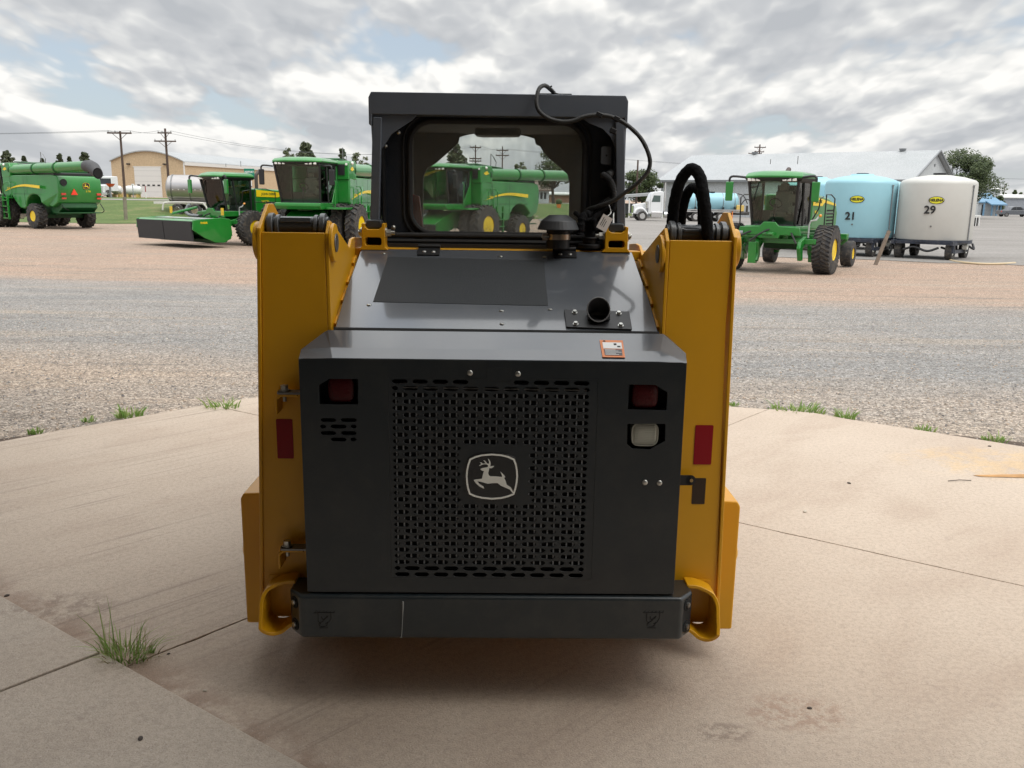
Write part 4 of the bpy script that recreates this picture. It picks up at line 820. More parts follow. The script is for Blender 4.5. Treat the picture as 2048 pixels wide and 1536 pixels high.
# ============================================================ YARD SURROUNDINGS
def edge_y(x): return 62 + 1.03*max(0, x+28) + 1.2*math.sin(x*.11)
GRN = mat('tractor_green', (.011, .185, .022), .30, coat=.6, var=.10, vscale=1.2, dust=.06)
GRD = mat('tractor_green_dark', (.008, .075, .018), .5, var=.15)
YLW = mat('tractor_yellow', (.80, .56, .01), .4, coat=.3)
TGL = mat('tinted_cab_glass', (.055, .085, .075), .06, coat=.5, spec=.8)
CLG = bpy.data.materials.new('clear_cab_glass'); CLG.use_nodes = True; t = CLG.node_tree; t.nodes.clear()
a_ = t.nodes.new('ShaderNodeBsdfTransparent'); a_.inputs[0].default_value = (.84, .92, .87, 1); b0 = t.nodes.new('ShaderNodeBsdfGlossy'); b0.inputs['Roughness'].default_value = .03
c_ = t.nodes.new('ShaderNodeMixShader'); f_ = t.nodes.new('ShaderNodeFresnel'); t.links.new(f_.outputs[0], c_.inputs[0]); t.links.new(a_.outputs[0], c_.inputs[1]); t.links.new(b0.outputs[0], c_.inputs[2])
o_ = t.nodes.new('ShaderNodeOutputMaterial'); t.links.new(c_.outputs[0], o_.inputs[0])
TYR = mat('tyre_rubber', (.030, .030, .032), .85, var=.3, vscale=3, dust=.5)
SIL = mat('polished_aluminium', (.42, .40, .39), .28, metal=.85, var=.06, vscale=1)
LMP = mat('work_lamp_glass', (.75, .74, .70), .15, coat=1)
SEAT = mat('cab_seat_grey', (.17, .155, .14), .8)
NAV = mat('navy_frame', (.012, .020, .040), .5, coat=.2, dust=.2)
BLU = mat('poly_tank_blue', (.27, .50, .58), .45, var=.05, vscale=.6, dust=.05)
WTK = mat('poly_tank_white', (.50, .495, .465), .5, var=.05, vscale=.6, dust=.06)
DKT = mat('number_black', (.01, .01, .012), .5)
def wheel(par, x, y, dia, w, rim, name='wheel', rimf=.52, lug=18, lugh=.035, side=None):
    r = dia/2; side = side or (1 if y > 0 else -1); t = MB(); s = w/2; ri = r*rimf
    prof = [(ri, -s*.75), (ri+.02, -s*.95), (r*.80, -s), (r*.93, -s*.92), (r-lugh, -s*.7), (r-lugh, s*.7), (r*.93, s*.92), (r*.80, s), (ri+.02, s*.95), (ri, s*.75)]
    q = [[Vector((x+p*math.sin(a), y+h, r+p*math.cos(a))) for a in [2*math.pi*i/36 for i in range(36)]] for p, h in prof]
    t.loft(q, close=True)
    if lug:
        for i in range(lug):
            for sd in (-1, 1):
                t.M = Matrix.Translation((x, y, r)) @ Matrix.Rotation(2*math.pi*(i+.25*(sd+1))/lug, 4, 'Y')
                k = r*.13
                t.add([(-k*.35, 0, r-lugh*1.2), (k*.35, 0, r-lugh*1.2), (k*1.6, sd*s*.97, r*.90), (k*.9, sd*s*.97, r*.90), (-k*.25, 0, r), (k*.25, 0, r), (k*1.5, sd*s*.92, r*.985), (k, sd*s*.92, r*.985)],
                      [(0, 1, 2, 3), (7, 6, 5, 4), (0, 4, 5, 1), (1, 5, 6, 2), (2, 6, 7, 3), (3, 7, 4, 0)])
        t.M = Matrix()
    o = t.build(name, TYR, par, ang=30)
    m = MB(); m.lathe([(ri*1.03, s*.80), (ri*.97, s*.86), (ri*.9, s*.45), (ri*.55, s*.30), (ri*.5, s*.42), (ri*.22, s*.45), (.001, s*.48)], (x, y, r), (0, side, 0), 28)
    for k in range(8):
        a = 2*math.pi*k/8; m.cyl((x+ri*.38*math.cos(a), y+side*s*.42, r+ri*.38*math.sin(a)), (x+ri*.38*math.cos(a), y+side*s*.50, r+ri*.38*math.sin(a)), ri*.05, seg=6)
    m.build('rim', rim, o, ang=25); return o
def part(name, par, m, fn, bevel=0, **k):
    mb = MB(); fn(mb); return mb.build(name, m, par, bevel=bevel, **k)
def bars(par, name, m, paths, r=.02, seg=6, sub=0):
    for p in paths: mb = MB(); mb.tube(p, r, seg, sub); o = mb.build(name, m, par)
    return o
def cab(par, x0, x1, hw, z0, z1, tint, seat=True, rake=.22, side_door=True):
    """glazed operator cab: x forward"""
    f0, f1 = x1-.02, x1+rake
    mb = MB(); P = lambda x, y, z: (x, y, z)
    r = .045
    for s in (-1, 1):
        mb.tube([(f0-.10, s*hw*.86, z0), (f1, s*hw, z1)], r, 6); mb.tube([(x0, s*hw, z0), (x0, s*hw, z1)], r, 6); mb.tube([((x0+x1)/2+.1, s*hw*1.02, z0), ((x0+x1)/2+.25, s*hw*1.02, z1)], r*.7, 6)
        mb.tube([(x0, s*hw, z0), (f0-.1, s*hw*.86, z0)], r, 6); mb.tube([(x0, s*hw, z1), (f1, s*hw, z1)], r, 6)
    mb.tube([(f0-.1, -hw*.86, z0), (f0-.1, hw*.86, z0)], r, 6); mb.build('cab_frame', BLK, par)
    mb = MB(); mb.box(x0-.03, x0, -hw, hw, z0, z0+.45); mb.build('cab_rear_wall', mat('cab_rear_wall_grey', (.10, .105, .095), .7), par)
    mb = MB(); mb.box(x0-.02, x0-.01, -hw+.02, hw-.02, z0+.45, z1); mb.build('rear_window', CLG, par, smooth=False)
    mb = MB(); mb.box(x0-.04, x0-.02, -.3, .3, z0+.45, z1-.1); mb.build('cab_rear_column', mat('cab_rear_wall_grey', (.10, .105, .095), .7), par)
    mb = MB(); v = [(f0-.1, -hw*.85, z0), (f0-.1, hw*.85, z0), (f1-.01, hw*.98, z1), (f1-.01, -hw*.98, z1)]; mb.add(v+[(a-.008, b, c) for a, b, c in v], [(0, 1, 2, 3), (7, 6, 5, 4), (0, 4, 5, 1), (1, 5, 6, 2), (2, 6, 7, 3), (3, 7, 4, 0)]); mb.build('windscreen', CLG, par, smooth=False)
    for s in (-1, 1):
        mb = MB(); v = [(x0, s*hw, z0), (f0-.1, s*hw*.86, z0), (f1-.01, s*hw*.99, z1), (x0, s*hw, z1)]; mb.add(v+[(a, b-s*.008, c) for a, b, c in v], [(0, 1, 2, 3), (7, 6, 5, 4), (0, 4, 5, 1), (1, 5, 6, 2), (2, 6, 7, 3), (3, 7, 4, 0)]); mb.build('side_window', CLG, par, smooth=False)
    if seat:
        xm = x0+.45; mb = MB(); mb.box(xm-.2, xm+.3, -.26, .26, z0+.25, z0+.42); mb.box(xm-.3, xm-.16, -.26, .26, z0+.4, z0+1.05); mb.box(xm-.28, xm-.18, -.14, .14, z0+1.08, z0+1.3); mb.build('seat', SEAT, par, bevel=.04)
        mb = MB(); mb.tube([(xm+.75, 0, z0), (xm+.65, 0, z0+.65)], .05, 8); mb.ring((xm+.62, 0, z0+.68), (xm+.60, 0, z0+.70), .20, .17, 20); mb.build('steering_wheel', BLK, par)
        mb = MB(); mb.box(xm-.1, xm+.4, .32, .46, z0+.35, z0+.6); mb.box(xm+.3, xm+.36, .30, .55, z0+.7, z0+.95); mb.build('armrest_console', SEAT, par, bevel=.02)
def cab_roof(par, x0, x1, hw, z, m=GRN, lamps=((-.75,), (-.6,), (.45,), (.6,), (.75,))):
    mb = MB(); R0 = lambda k, zz, e: [(x0-.05+e, -hw*k, zz), (x1+.18-e, -hw*k, zz), (x1+.34-e, -hw*k*.45, zz+.02), (x1+.34-e, hw*k*.45, zz+.02), (x1+.18-e, hw*k, zz), (x0-.05+e, hw*k, zz)]
    mb.loft([R0(1.03, z+.08, 0), R0(1.06, z+.14, 0), R0(1.0, z+.24, .1), R0(.8, z+.29, .25)]); mb.build('cab_roof', m, par, bevel=.02)
    mb = MB(); mb.loft([R0(.98, z-.01, .04), R0(1.06, z+.08, -.03)]); vis = mb.build('light_bar', BLK, par, bevel=.01)
    for y in (-.86, -.70, -.52, .44, .60, .78):
        mb = MB(); mb.box(x1+.17+.12*(1-abs(y)), x1+.245+.14*(1-abs(y)), y*hw-.06, y*hw+.06, z-.005, z+.08); mb.build('work_lamp', LMP, par, bevel=.012)
def mirror(par, x, y, z, s, m=BLK, h=.5):
    bars(par, 'mirror_arm', BLK, [[(x-.15, y-s*.45, z+.05), (x, y-s*.1, z+.08), (x+.03, y, z+.02), (x+.03, y, z-.1)]], .035, 8, 3)
    mb = MB(); mb.prism([(y-.11, z-.12-h), (y+.11, z-.12-h), (y+.12, z-.08), (y-.12, z-.08)], 'yz', x-.02, x+.07); o = mb.build('mirror', m, par, bevel=.03)
    mb = MB(); mb.box(x-.028, x-.022, y-.09, y+.09, z-.08-h, z-.12); mb.build('mirror_glass', TGL, o)
def hp_text(par, name, s, size, loc, face, m, bold=.002):
    """text on a vertical wall; face = outward normal angle in local xy (radians)"""
    M = Matrix.Translation(loc) @ Matrix.Rotation(face+math.pi/2, 4, 'Z') @ Matrix.Rotation(math.pi/2, 4, 'X'); return text(name, s, size, M, m, par, .004, bold)
def deer_badge(par, loc, face, size):
    k = size/1150.
    def cv(P): return [((x-917)*k, -(y-795)*k) for x, y in P]
    M = Matrix.Translation(loc) @ Matrix.Rotation(face+math.pi/2, 4, 'Z')
    o = plate('badge', [cv(sc_(BO, 1.06))], .01, -.01, MATS['badge_black'], par); o.data.transform(M)
    p = plate('badge_border', [cv(BO), cv(sc_(BO, .93))], .004, -.015, YLW, o); p.data.transform(M)
    p = plate('deer_emblem', [cv(DEER)], .004, -.015, YLW, o); p.data.transform(M)
# ---------------------------------------------------------------- combine
def combine(rear_marks=True, aug_len=9.5):
    c = thing('combine_harvester', 'x', 'combine', group='combines parked in the yard')
    arch = lambda x0, z0, r, n=8: [(x0+r*math.cos(math.pi*k/n), z0+r*math.sin(math.pi*k/n)*.8) for k in range(n+1)]
    out = [(-4.15, 3.05), (-3.6, 3.14), (1.45, 3.12), (1.5, 2.0), (1.1, 1.75), (.55, 1.95), (.1, 1.5), (-.35, 1.18), (-.8, 1.15)]+[(x, z) for x, z in arch(-2.0, 1.25, .95)]+[(-3.1, 1.35), (-3.5, 1.28), (-4.1, 1.55), (-4.3, 2.1), (-4.28, 2.8)]
    def body(mb): mb.prism(out, 'xz', -1.58, 1.58)
    o = part('body_shell', c, GRN, body)
    for v in o.data.vertices:
        if v.co.x < -2.9: v.co.y *= .84
    bv = o.modifiers.new('bevel', 'BEVEL'); bv.width = .07; bv.segments = 3; bv.limit_method = 'ANGLE'; bv.angle_limit = R(35)
    for s in (-1, 1):
        st = [(-2.75+3.95*t_, 2.42+.12*math.sin(t_*2.2)-.75*max(0, t_-.35)**1.8) for t_ in [i/14 for i in range(15)]]; w = [.17*(1-.85*(i/14)**1.5) for i in range(15)]
        mb = MB(); mb.prism([(x, z+w_/2) for (x, z), w_ in zip(st, w)]+[(x, z-w_/2) for (x, z), w_ in reversed(list(zip(st, w)))], 'xz', s*1.583, s*1.592); mb.build('yellow_stripe', YLW, c, smooth=False)
        for xx in (-1.0, .55): part('panel_seam', c, GRD, lambda mb: mb.box(xx, xx+.025, s*1.583 if s > 0 else s*1.588, s*1.588 if s > 0 else s*1.583, 1.4, 3.05))
    part('panel_crease', c, GRD, lambda mb: mb.box(-2.8, .3, 1.584, 1.590, 2.0, 2.025))
    # grain tank and engine deck
    def tank(mb): mb.prism([(-1.3, 3.0), (-1.25, 3.72), (1.2, 3.86), (1.5, 3.8), (1.52, 3.0)], 'xz', -1.45, .98)
    part('grain_tank', c, GRN, tank, bevel=.05)
    part('tank_shoulder', c, GRN, lambda mb: mb.prism([(.55, 3.0), (.45, 3.6), (.6, 3.84), (1.42, 3.82), (1.5, 3.7), (1.52, 3.0)], 'xz', .985, 1.57), bevel=.05)
    part('tank_cover', c, GRD, lambda mb: mb.prism([(-1.4, 3.74), (-1.3, 3.82), (1.1, 3.95), (1.2, 3.88)], 'xz', -1.35, .95), bevel=.02)
    part('engine_deck', c, BLK, lambda mb: mb.box(-3.9, -1.35, -1.3, 1.3, 3.0, 3.25), bevel=.05)
    part('engine_cover', c, GRD, lambda mb: mb.box(-3.2, -1.4, -1.2, .5, 3.2, 3.55), bevel=.08)
    part('grab_rail', c, STD, lambda mb: mb.tube([(-1.0, .4, 3.7), (-1.0, .4, 4.5), (-1.25, .4, 4.35), (-1.5, .4, 4.1), (-1.4, .4, 3.75)], .022, 6))
    # unloading auger
    L1 = aug_len; z0, z1 = 3.42, 3.60; x0 = .9; yy = 1.28
    def at_(t_): return (x0-L1*t_, yy+.05*t_, z0+(z1-z0)*t_)
    part('unloading_auger', c, GRN, lambda mb: mb.cyl(at_(0), at_(.87), .30, .285, 28))
    for q in (.02, .3, .55): part('auger_band', c, GRD, lambda mb: mb.ring(at_(q), at_(q+.012), .325, .27, 28))
    part('auger_elbow', c, GRN, lambda mb: mb.tube([at_(-.03), (x0+.12, yy-.02, 3.3), (x0+.05, yy-.1, 3.05)], .27, 20, 3))
    part('auger_spout', c, mat('spout_rubber_grey', (.055, .055, .058), .6), lambda mb: mb.loft([[Vector(p)+Vector((.10*k2*0, math.cos(a)*r_, math.sin(a)*r_*sz)) for a in [2*math.pi*i/24 for i in range(24)]] for p, r_, sz, k2 in ((at_(.865), .30, 1, 0), (Vector(at_(.915))+Vector((0, 0, -.02)), .33, 1.05, 0), (Vector(at_(.955))+Vector((0, 0, -.2)), .35, 1.1, 1), (Vector(at_(.985))+Vector((0, 0, -.42)), .29, 1.05, 1), (Vector(at_(.98))+Vector((0, 0, -.42)), .25, 1, 1), (Vector(at_(.95))+Vector((0, 0, -.15)), .25, 1, 1))], cap=True))
    part('spout_opening', c, VBK, lambda mb: mb.cyl(Vector(at_(.982))+Vector((0, 0, -.42)), Vector(at_(.986))+Vector((-.01, 0, -.42)), .24, seg=24))
    # chopper, spreader, chassis
    part('straw_chopper', c, GRD, lambda mb: mb.prism([(-4.0, 1.6), (-4.1, 1.25), (-3.6, .9), (-3.0, .95), (-2.8, 1.6)], 'xz', -1.1, 1.1), bevel=.04)
    part('spreader_tray', c, GRD, lambda mb: mb.box(-4.35, -3.4, -1.15, 1.15, .93, .99), bevel=.01)
    part('chassis_rail', c, GRD, lambda mb: mb.box(-2.9, 1.6, -.75, .75, .8, 1.5), bevel=.05)
    part('rear_axle', c, GRD, lambda mb: mb.box(-2.15, -1.85, -1.3, 1.3, .62, .86), bevel=.02)
    part('front_axle', c, GRD, lambda mb: mb.box(1.5, 1.9, -1.6, 1.6, .8, 1.15), bevel=.03)
    for y in (-1.5, 1.5): wheel(c, -2.0, y, 1.48, .58, YLW, lugh=.06, lug=16, rimf=.42)
    for y in (-1.95, -1.28, 1.28, 1.95): wheel(c, 1.7, y, 1.98, .50, YLW, lugh=.07, lug=20, rimf=.46)
    # cab and feeder house
    part('cab_base', c, GRN, lambda mb: mb.prism([(1.55, 1.72), (3.45, 1.72), (3.62, 1.86), (3.6, 2.0), (1.55, 2.0)], 'xz', -1.02, 1.02), bevel=.04)
    cab(c, 1.75, 3.3, 1.0, 2.0, 3.58, TGL); cab_roof(c, 1.6, 3.3, 1.05, 3.58)
    part('cab_side_panel', c, GRN, lambda mb: mb.prism([(1.6, 1.95), (2.3, 1.95), (1.98, 2.45), (1.72, 2.9), (1.6, 3.6)], 'xz', 1.01, 1.05), bevel=.01)
    part('intake_screen', c, BLK, lambda mb: mb.box(1.5, 1.56, 1.08, 1.38, 3.2, 3.66), bevel=.01)
    for y in (1.02, 1.47): part('work_lamp', c, LMP, lambda mb: mb.box(1.53, 1.57, y-.05, y+.05, 3.62, 3.72), bevel=.01)
    part('feeder_house', c, GRN, lambda mb: mb.prism([(1.9, 1.65), (1.9, 1.0), (4.0, .42), (4.15, 1.0), (3.9, 1.15), (2.6, 1.66)], 'xz', -.72, .72), bevel=.03)
    part('feeder_frame', c, BLK, lambda mb: mb.box(4.13, 4.2, -.85, .85, .4, 1.05))
    mirror(c, 3.55, 1.55, 3.45, 1, BLK, .6); mirror(c, 3.55, -1.55, 3.45, -1, BLK, .6)
    # platform, ladder and rails on the left
    part('platform', c, GRN, lambda mb: mb.box(.5, 3.1, 1.1, 1.95, 1.74, 1.82), bevel=.01)
    part('ladder', c, GRN, lambda mb: [mb.box(.2, .26, 1.95, 2.05, .5, 1.9), mb.box(.74, .80, 1.95, 2.05, .5, 1.9)]+[mb.box(.2, .8, 1.92, 2.1, z, z+.05) for z in (.55, .9, 1.25, 1.6)])
    bars(c, 'handrail', GRN, [[(.3, 1.7, 1.8), (.3, 1.72, 2.55), (.45, 1.7, 2.72), (.9, 1.7, 2.72)], [(.9, 1.9, 1.0), (.9, 1.9, 2.3), (.7, 1.9, 2.6), (.4, 1.8, 2.7)], [(1.4, 1.93, 1.8), (1.4, 1.93, 2.6), (2.0, 1.93, 2.6), (2.0, 1.93, 1.8)], [(1.4, 1.93, 2.2), (2.0, 1.93, 2.2)], [(2.6, 1.3, 1.82), (2.6, 1.35, 2.9), (2.5, 1.2, 3.0)]], .022, 6)
    ext = part('fire_extinguisher', c, mat('extinguisher_red', (.55, .015, .02), .3, coat=.6), lambda mb: mb.lathe([(.001, 0), (.08, .01), (.085, .06), (.085, .48), (.05, .58), (.03, .62), (.03, .68), (.001, .68)], (1.15, 2.02, 1.15), (0, 0, 1), 16))
    part('label_band', ext, WHT, lambda mb: [mb.ring((1.15, 2.02, z), (1.15, 2.02, z+.08), .088, .084, 16) for z in (1.32, 1.5)])
    hp_text(c, 'model_lettering', 'S 770', .2, (.75, 1.589, 2.32), math.pi/2, YLW)
    part('tank_emblem', c, YLW, lambda mb: mb.prism([(.85, 3.45), (1.0, 3.58), (1.15, 3.54), (1.3, 3.45), (1.12, 3.38)], 'xz', 1.572, 1.58))
    part('tank_lamp', c, LMP, lambda mb: mb.ball((1.1, 1.58, 3.72), .08, 12, 6))
    if rear_marks:
        deer_badge(c, (-4.305, -.35, 2.52), math.pi, .42)
        part('hazard_triangle', c, mat('fluorescent_red', (.85, .05, .02), .5), lambda mb: mb.prism([(.62, 2.0), (.22, 2.0), (.42, 2.34)], 'yz', -4.35, -4.31))
        for y in (1.05, -1.1):
            for z in (1.98, 1.75): part('rear_lamp', c, mat('tail_lamp_red', (.65, .05, .03), .3, coat=.5), lambda mb: mb.box(-4.34, -4.28, y-.13, y+.13, z, z+(.12 if z > 1.9 else .09)), bevel=.01)
        part('rear_port', c, BLK, lambda mb: mb.cyl((-4.33, 1.0, 2.7), (-4.27, 1.0, 2.7), .17, seg=20))
        hp_text(c, 'model_lettering', 'S 770', .13, (-4.32, -.45, 2.2), math.pi, YLW)
        part('side_port', c, BLK, lambda mb: mb.ring((-4.34, 1.0, 2.7), (-4.30, 1.0, 2.7), .2, .15, 20))
    bars(c, 'hydraulic_line', BLK, [[(-4.2, -1.2, 1.5), (-4.4, -1.3, 1.1), (-4.2, -1.25, .95)], [(-3.8, .9, 1.5), (-4.2, 1.1, 1.3), (-4.1, .7, 1.1)]], .025, 6, 4)
    return c
def put(o, x, y, az, z=None, sc=1):
    """az: compass heading in degrees, clockwise from straight away from the camera"""
    o.location = (x, y, gz(x, y) if z is None else z); o.rotation_euler = (0, 0, math.pi/2-R(az)); o.scale = (sc, sc, sc)
def lab(o, label): o['label'] = label; return o
c1 = combine(); g = G(116, 457); d_ = Vector((math.sin(R(-56)), math.cos(R(-56)), 0))
put(c1, g.x+2.0*d_.x, g.y+2.0*d_.y+.6, -56); lab(c1, 'green combine at the far left with its back and emblem toward the yard')
HD = 212; hv = Vector((math.sin(R(HD)), math.cos(R(HD)), 0)); lv = Vector((-hv.y, hv.x, 0))
def put_at(o, px, py, lx, ly, az, sc=1):
    """place so that local point (lx, ly) on the ground lands at the spot seen at px, py"""
    g = G(px, py); h = Vector((math.sin(R(az)), math.cos(R(az)), 0)); l = Vector((-h.y, h.x, 0)); p = g-h*lx*sc-l*ly*sc
    put(o, p.x, p.y, az, sc=sc)
c2 = copy_tree(c1); put_at(c2, 700, 498, 1.7, 1.6, 189, .94); lab(c2, 'green combine facing the yard between the mower windrower and the loader cab')
c3 = copy_tree(c1); put_at(c3, 958, 492, 1.7, 1.6, 213, .94); lab(c3, 'green combine seen through the rear window of the loader cab')
# ---------------------------------------------------------------- windrower
def windrower(header, rough):
    w = thing('windrower', 'x', 'windrower', group='self propelled windrowers')
    for y in (-1.5, 1.5): wheel(w, 1.2, y, 1.5, .56, YLW, lugh=.03, lug=34 if rough else 30, rimf=.44)
    for y in (-1.35, 1.35): wheel(w, -2.55, y, .92, .38, YLW, 'caster_wheel', lug=0, lugh=.02, rimf=.40)
    part('main_frame', w, GRN, lambda mb: [mb.box(-2.0, 1.9, -.5, -.32, .95, 1.25), mb.box(-2.0, 1.9, .32, .5, .95, 1.25), mb.box(.95, 1.45, -1.28, 1.28, .92, 1.2), mb.box(-2.2, -1.9, -1.4, 1.4, .95, 1.15)], bevel=.03)
    part('transmission_case', w, GRD, lambda mb: mb.box(-1.6, .8, -.6, .6, .7, 1.1), bevel=.06)
    for s in (-1, 1):
        part('wheel_leg', w, GRN, lambda mb: [mb.prism([(s*1.02, .35), (s*1.2, .35), (s*1.28, 1.15), (s*.98, 1.15)], 'yz', 1.05, 1.4), mb.cyl((1.2, s*.98, .75), (1.2, s*1.25, .75), .24, seg=16)], bevel=.02)
        part('caster_arm', w, GRN, lambda mb: [mb.tube([(-2.05, s*1.35, 1.05), (-2.1, s*1.35, .95), (-2.2, s*1.1, .75), (-2.55, s*1.08, .46)], .06, 8), mb.cyl((-2.55, s*1.05, .46), (-2.55, s*1.3, .46), .07, seg=10)])
    part('cab_base', w, GRN, lambda mb: mb.prism([(.5, 1.22), (2.1, 1.22), (2.2, 1.3), (2.18, 1.46), (.5, 1.46)], 'xz', -.80, .80), bevel=.03)
    part('front_panel', w, GRN, lambda mb: mb.prism([(-.98, 1.18), (-.35, 1.18), (-.3, 1.08), (.3, 1.08), (.35, 1.18), (.98, 1.18), (.92, 1.42), (.3, 1.45), (.18, 1.58), (-.18, 1.58), (-.3, 1.45), (-.92, 1.42)], 'yz', 2.2, 2.29), bevel=.02); part('front_beam', w, GRN, lambda mb: mb.box(1.75, 1.92, -1.5, 1.35, .92, 1.08), bevel=.02); part('front_crossbar', w, GRN, lambda mb: mb.cyl((2.2, -1.5, 1.12), (2.2, -.1, 1.16), .06, seg=10)); part('header_hook', w, GRN, lambda mb: mb.prism([(1.9, 1.0), (2.05, .9), (2.0, .55), (2.15, .35), (2.3, .4), (2.2, .6), (2.25, .95), (2.1, 1.1)], 'xz', -.42, -.3), bevel=.01)
    cab(w, .7, 2.0, .76, 1.46, 2.80, TGL, rake=.16); cab_roof(w, .6, 2.0, .84, 2.80)
    mirror(w, 2.3, 1.32, 2.86, 1, GRN, .55); mirror(w, 2.3, -1.32, 2.86, -1, GRN, .55)
    bars(w, 'wiper', BLK, [[(2.17, -.45, 2.75), (2.08, -.62, 2.2)]], .015)
    # engine hood
    hp = [(.45, 1.3), (.45, 2.42), (.1, 2.45), (-1.6, 2.34), (-2.7, 2.15), (-2.95, 1.85), (-2.9, 1.25)]
    part('engine_hood', w, GRN, lambda mb: mb.prism(hp, 'xz', -.78, .78), bevel=.08, seg=3)
    for s in (-1, 1):
        part('yellow_stripe', w, YLW, lambda mb: mb.prism([(.42, 2.38), (-2.55, 2.14), (-2.62, 2.06), (-1.0, 2.17), (-.75, 2.06), (.42, 2.08)], 'xz', s*.785, s*.793), smooth=False)
        part('hood_louvre', w, VBK, lambda mb: [mb.box(-2.3, -1.45, min(s*.785, s*.792), max(s*.785, s*.792), 1.45+.11*k, 1.5+.11*k) for k in range(5)], smooth=False)
        hp_text(w, 'lettering', 'JOHN DEERE', .14, (-.25, s*.797, 2.2), s*math.pi/2, GRD)
        hp_text(w, 'model_lettering', 'W170', .16, (-.05, s*.789, 1.86), s*math.pi/2, YLW)
    part('exhaust_stack', w, mat('stack_brown', (.07, .05, .045), .6), lambda mb: mb.tube([(-.5, -.4, 2.4), (-.5, -.4, 2.95), (-.55, -.4, 3.1), (-.75, -.4, 3.25)], .08, 12, 3))
    part('antenna', w, STD, lambda mb: [mb.cyl((.8, .3, 3.35), (.8, .3, 3.6), .012, seg=5), mb.cyl((1.0, -.5, 3.35), (1.0, -.5, 3.5), .012, seg=5)])
    part('platform', w, GRD, lambda mb: mb.box(-.2, 1.4, .95, 1.35, 1.28, 1.34))
    bars(w, 'handrail', BLK, [[(1.5, 1.0, 1.5), (1.5, 1.25, 2.0), (1.5, 1.28, 2.3), (1.2, 1.28, 2.35)], [(-.2, 1.3, 1.34), (-.2, 1.3, 2.3), (.3, 1.3, 2.42), (.9, 1.3, 2.42), (.9, 1.3, 1.34)], [(-.2, 1.3, 1.85), (.9, 1.3, 1.85)], [(1.3, -1.25, 1.3), (1.3, -1.28, 2.3), (1.0, -1.28, 2.4), (.5, -1.28, 2.4)]], .02, 6)
    bars(w, 'brake_line', mat('line_white_grey', (.55, .56, .55), .5), [[(1.5, 1.0, 1.1), (1.5, 1.0, 1.5), (1.52, 1.05, 1.62), (1.5, 1.2, 1.65), (1.45, 1.25, 1.75)]], .028, 6)
    part('amber_marker', w, mat('amber_lens', (.8, .3, .02), .3, coat=.5), lambda mb: mb.ball((1.45, 1.3, 1.78), .05, 8, 5))
    for s in (-1, 1): part('lift_arm', w, GRN, lambda mb: mb.prism([(1.6, 1.15), (2.2, 1.02), (2.3, .8), (2.1, .42), (1.9, .42), (2.0, .8), (1.6, .95)], 'xz', s*.94-.06, s*.94+.06), bevel=.02)
    part('lift_cylinder', w, GRN, lambda mb: [mb.cyl((1.7, -1.15, 1.2), (2.45, .2, 1.22), .055, seg=10), mb.cyl((1.5, -.4, 1.0), (2.2, -.45, .45), .06, seg=10), mb.box(2.1, 2.3, -.6, -.35, .3, .95)], bevel=.01)
    bars(w, 'hydraulic_hose', mat('hose_dark', (.02, .02, .02), .6), [[(1.5, -.3, 1.2), (2.2, -.5, 1.3), (2.5, -.9, 1.1), (2.4, -1.1, 1.0)], [(1.5, .2, 1.2), (2.3, .0, 1.35), (2.5, -.5, 1.0)], [(1.6, .5, 1.15), (2.3, .7, 1.25), (2.45, .9, .95)], [(-1.8, .3, .9), (-1.0, .5, .62), (0, .4, .7), (.8, .55, .85)], [(-1.6, -.3, .85), (-.6, -.5, .6), (.6, -.4, .8)]], .028, 6, 4)
    bars(w, 'large_hose', mat('hose_grey', (.22, .23, .24), .5), [[(2.3, -.8, 1.22), (2.4, -1.35, 1.25), (2.45, -1.55, 1.4), (2.35, -1.5, 1.65), (2.3, -1.4, 1.68)]], .07, 10, 4)
    if header:
        h = part('header_body', w, GRN, lambda mb: mb.prism([(3.0, .42), (3.0, 1.12), (3.2, 1.18), (4.4, 1.14), (4.5, 1.06), (4.3, .9), (3.4, .5), (3.2, .35)], 'xz', -2.0, 2.0), bevel=.03)
        for s in (-1, 1): part('header_end_panel', w, GRN, lambda mb: mb.prism([(2.75, 1.16), (3.2, 1.22), (4.48, 1.14), (4.53, .75), (4.0, .42), (3.5, .22), (3.1, .2), (2.75, .35), (2.68, .6)], 'xz', s*2.01, s*2.09), bevel=.02)
        part('front_curtain', w, mat('curtain_black', (.022, .023, .026), .6, bump=.3, bscale=8), lambda mb: [mb.prism([(4.46, 1.09), (4.56, 1.09), (4.50, .30), (4.44, .30)], 'xz', -1.98, -.02), mb.prism([(4.46, 1.09), (4.56, 1.09), (4.50, .30), (4.44, .30)], 'xz', .02, 1.98)])
        part('top_sheet', w, mat('header_top_grey', (.36, .38, .36), .35), lambda mb: mb.prism([(3.05, 1.165), (3.2, 1.192), (3.8, 1.172), (3.8, 1.165)], 'xz', -1.8, 1.6))
        part('header_brace', w, GRN, lambda mb: mb.tube([(3.1, -1.6, 1.32), (2.5, -.6, 1.6)], .06, 6))
        part('caution_marker', w, mat('marker_yellow', (.7, .45, .03), .5), lambda mb: [mb.box(3.1, 3.14, -1.7, -1.55, 1.33, 1.62), mb.box(2.6, 2.64, 1.3, 1.45, 1.3, 1.6)])
        hp_text(w, 'model_lettering', 'R400R', .12, (4.0, 2.097, 1.02), math.pi/2, YLW)
        part('header_skid', w, GRD, lambda mb: mb.box(2.8, 3.6, -1.9, 1.9, .2, .36), bevel=.04)
    return w
w1 = windrower(True, False); put_at(w1, 508, 491, 1.2, 1.5, 217); lab(w1, 'green windrower with a wide mowing header and black curtain in front of the tanker')
w2 = windrower(False, True); put_at(w2, 1648, 548, 1.2, 1.5, 213); lab(w2, 'green windrower without a header, facing the camera in front of the blue tanks')
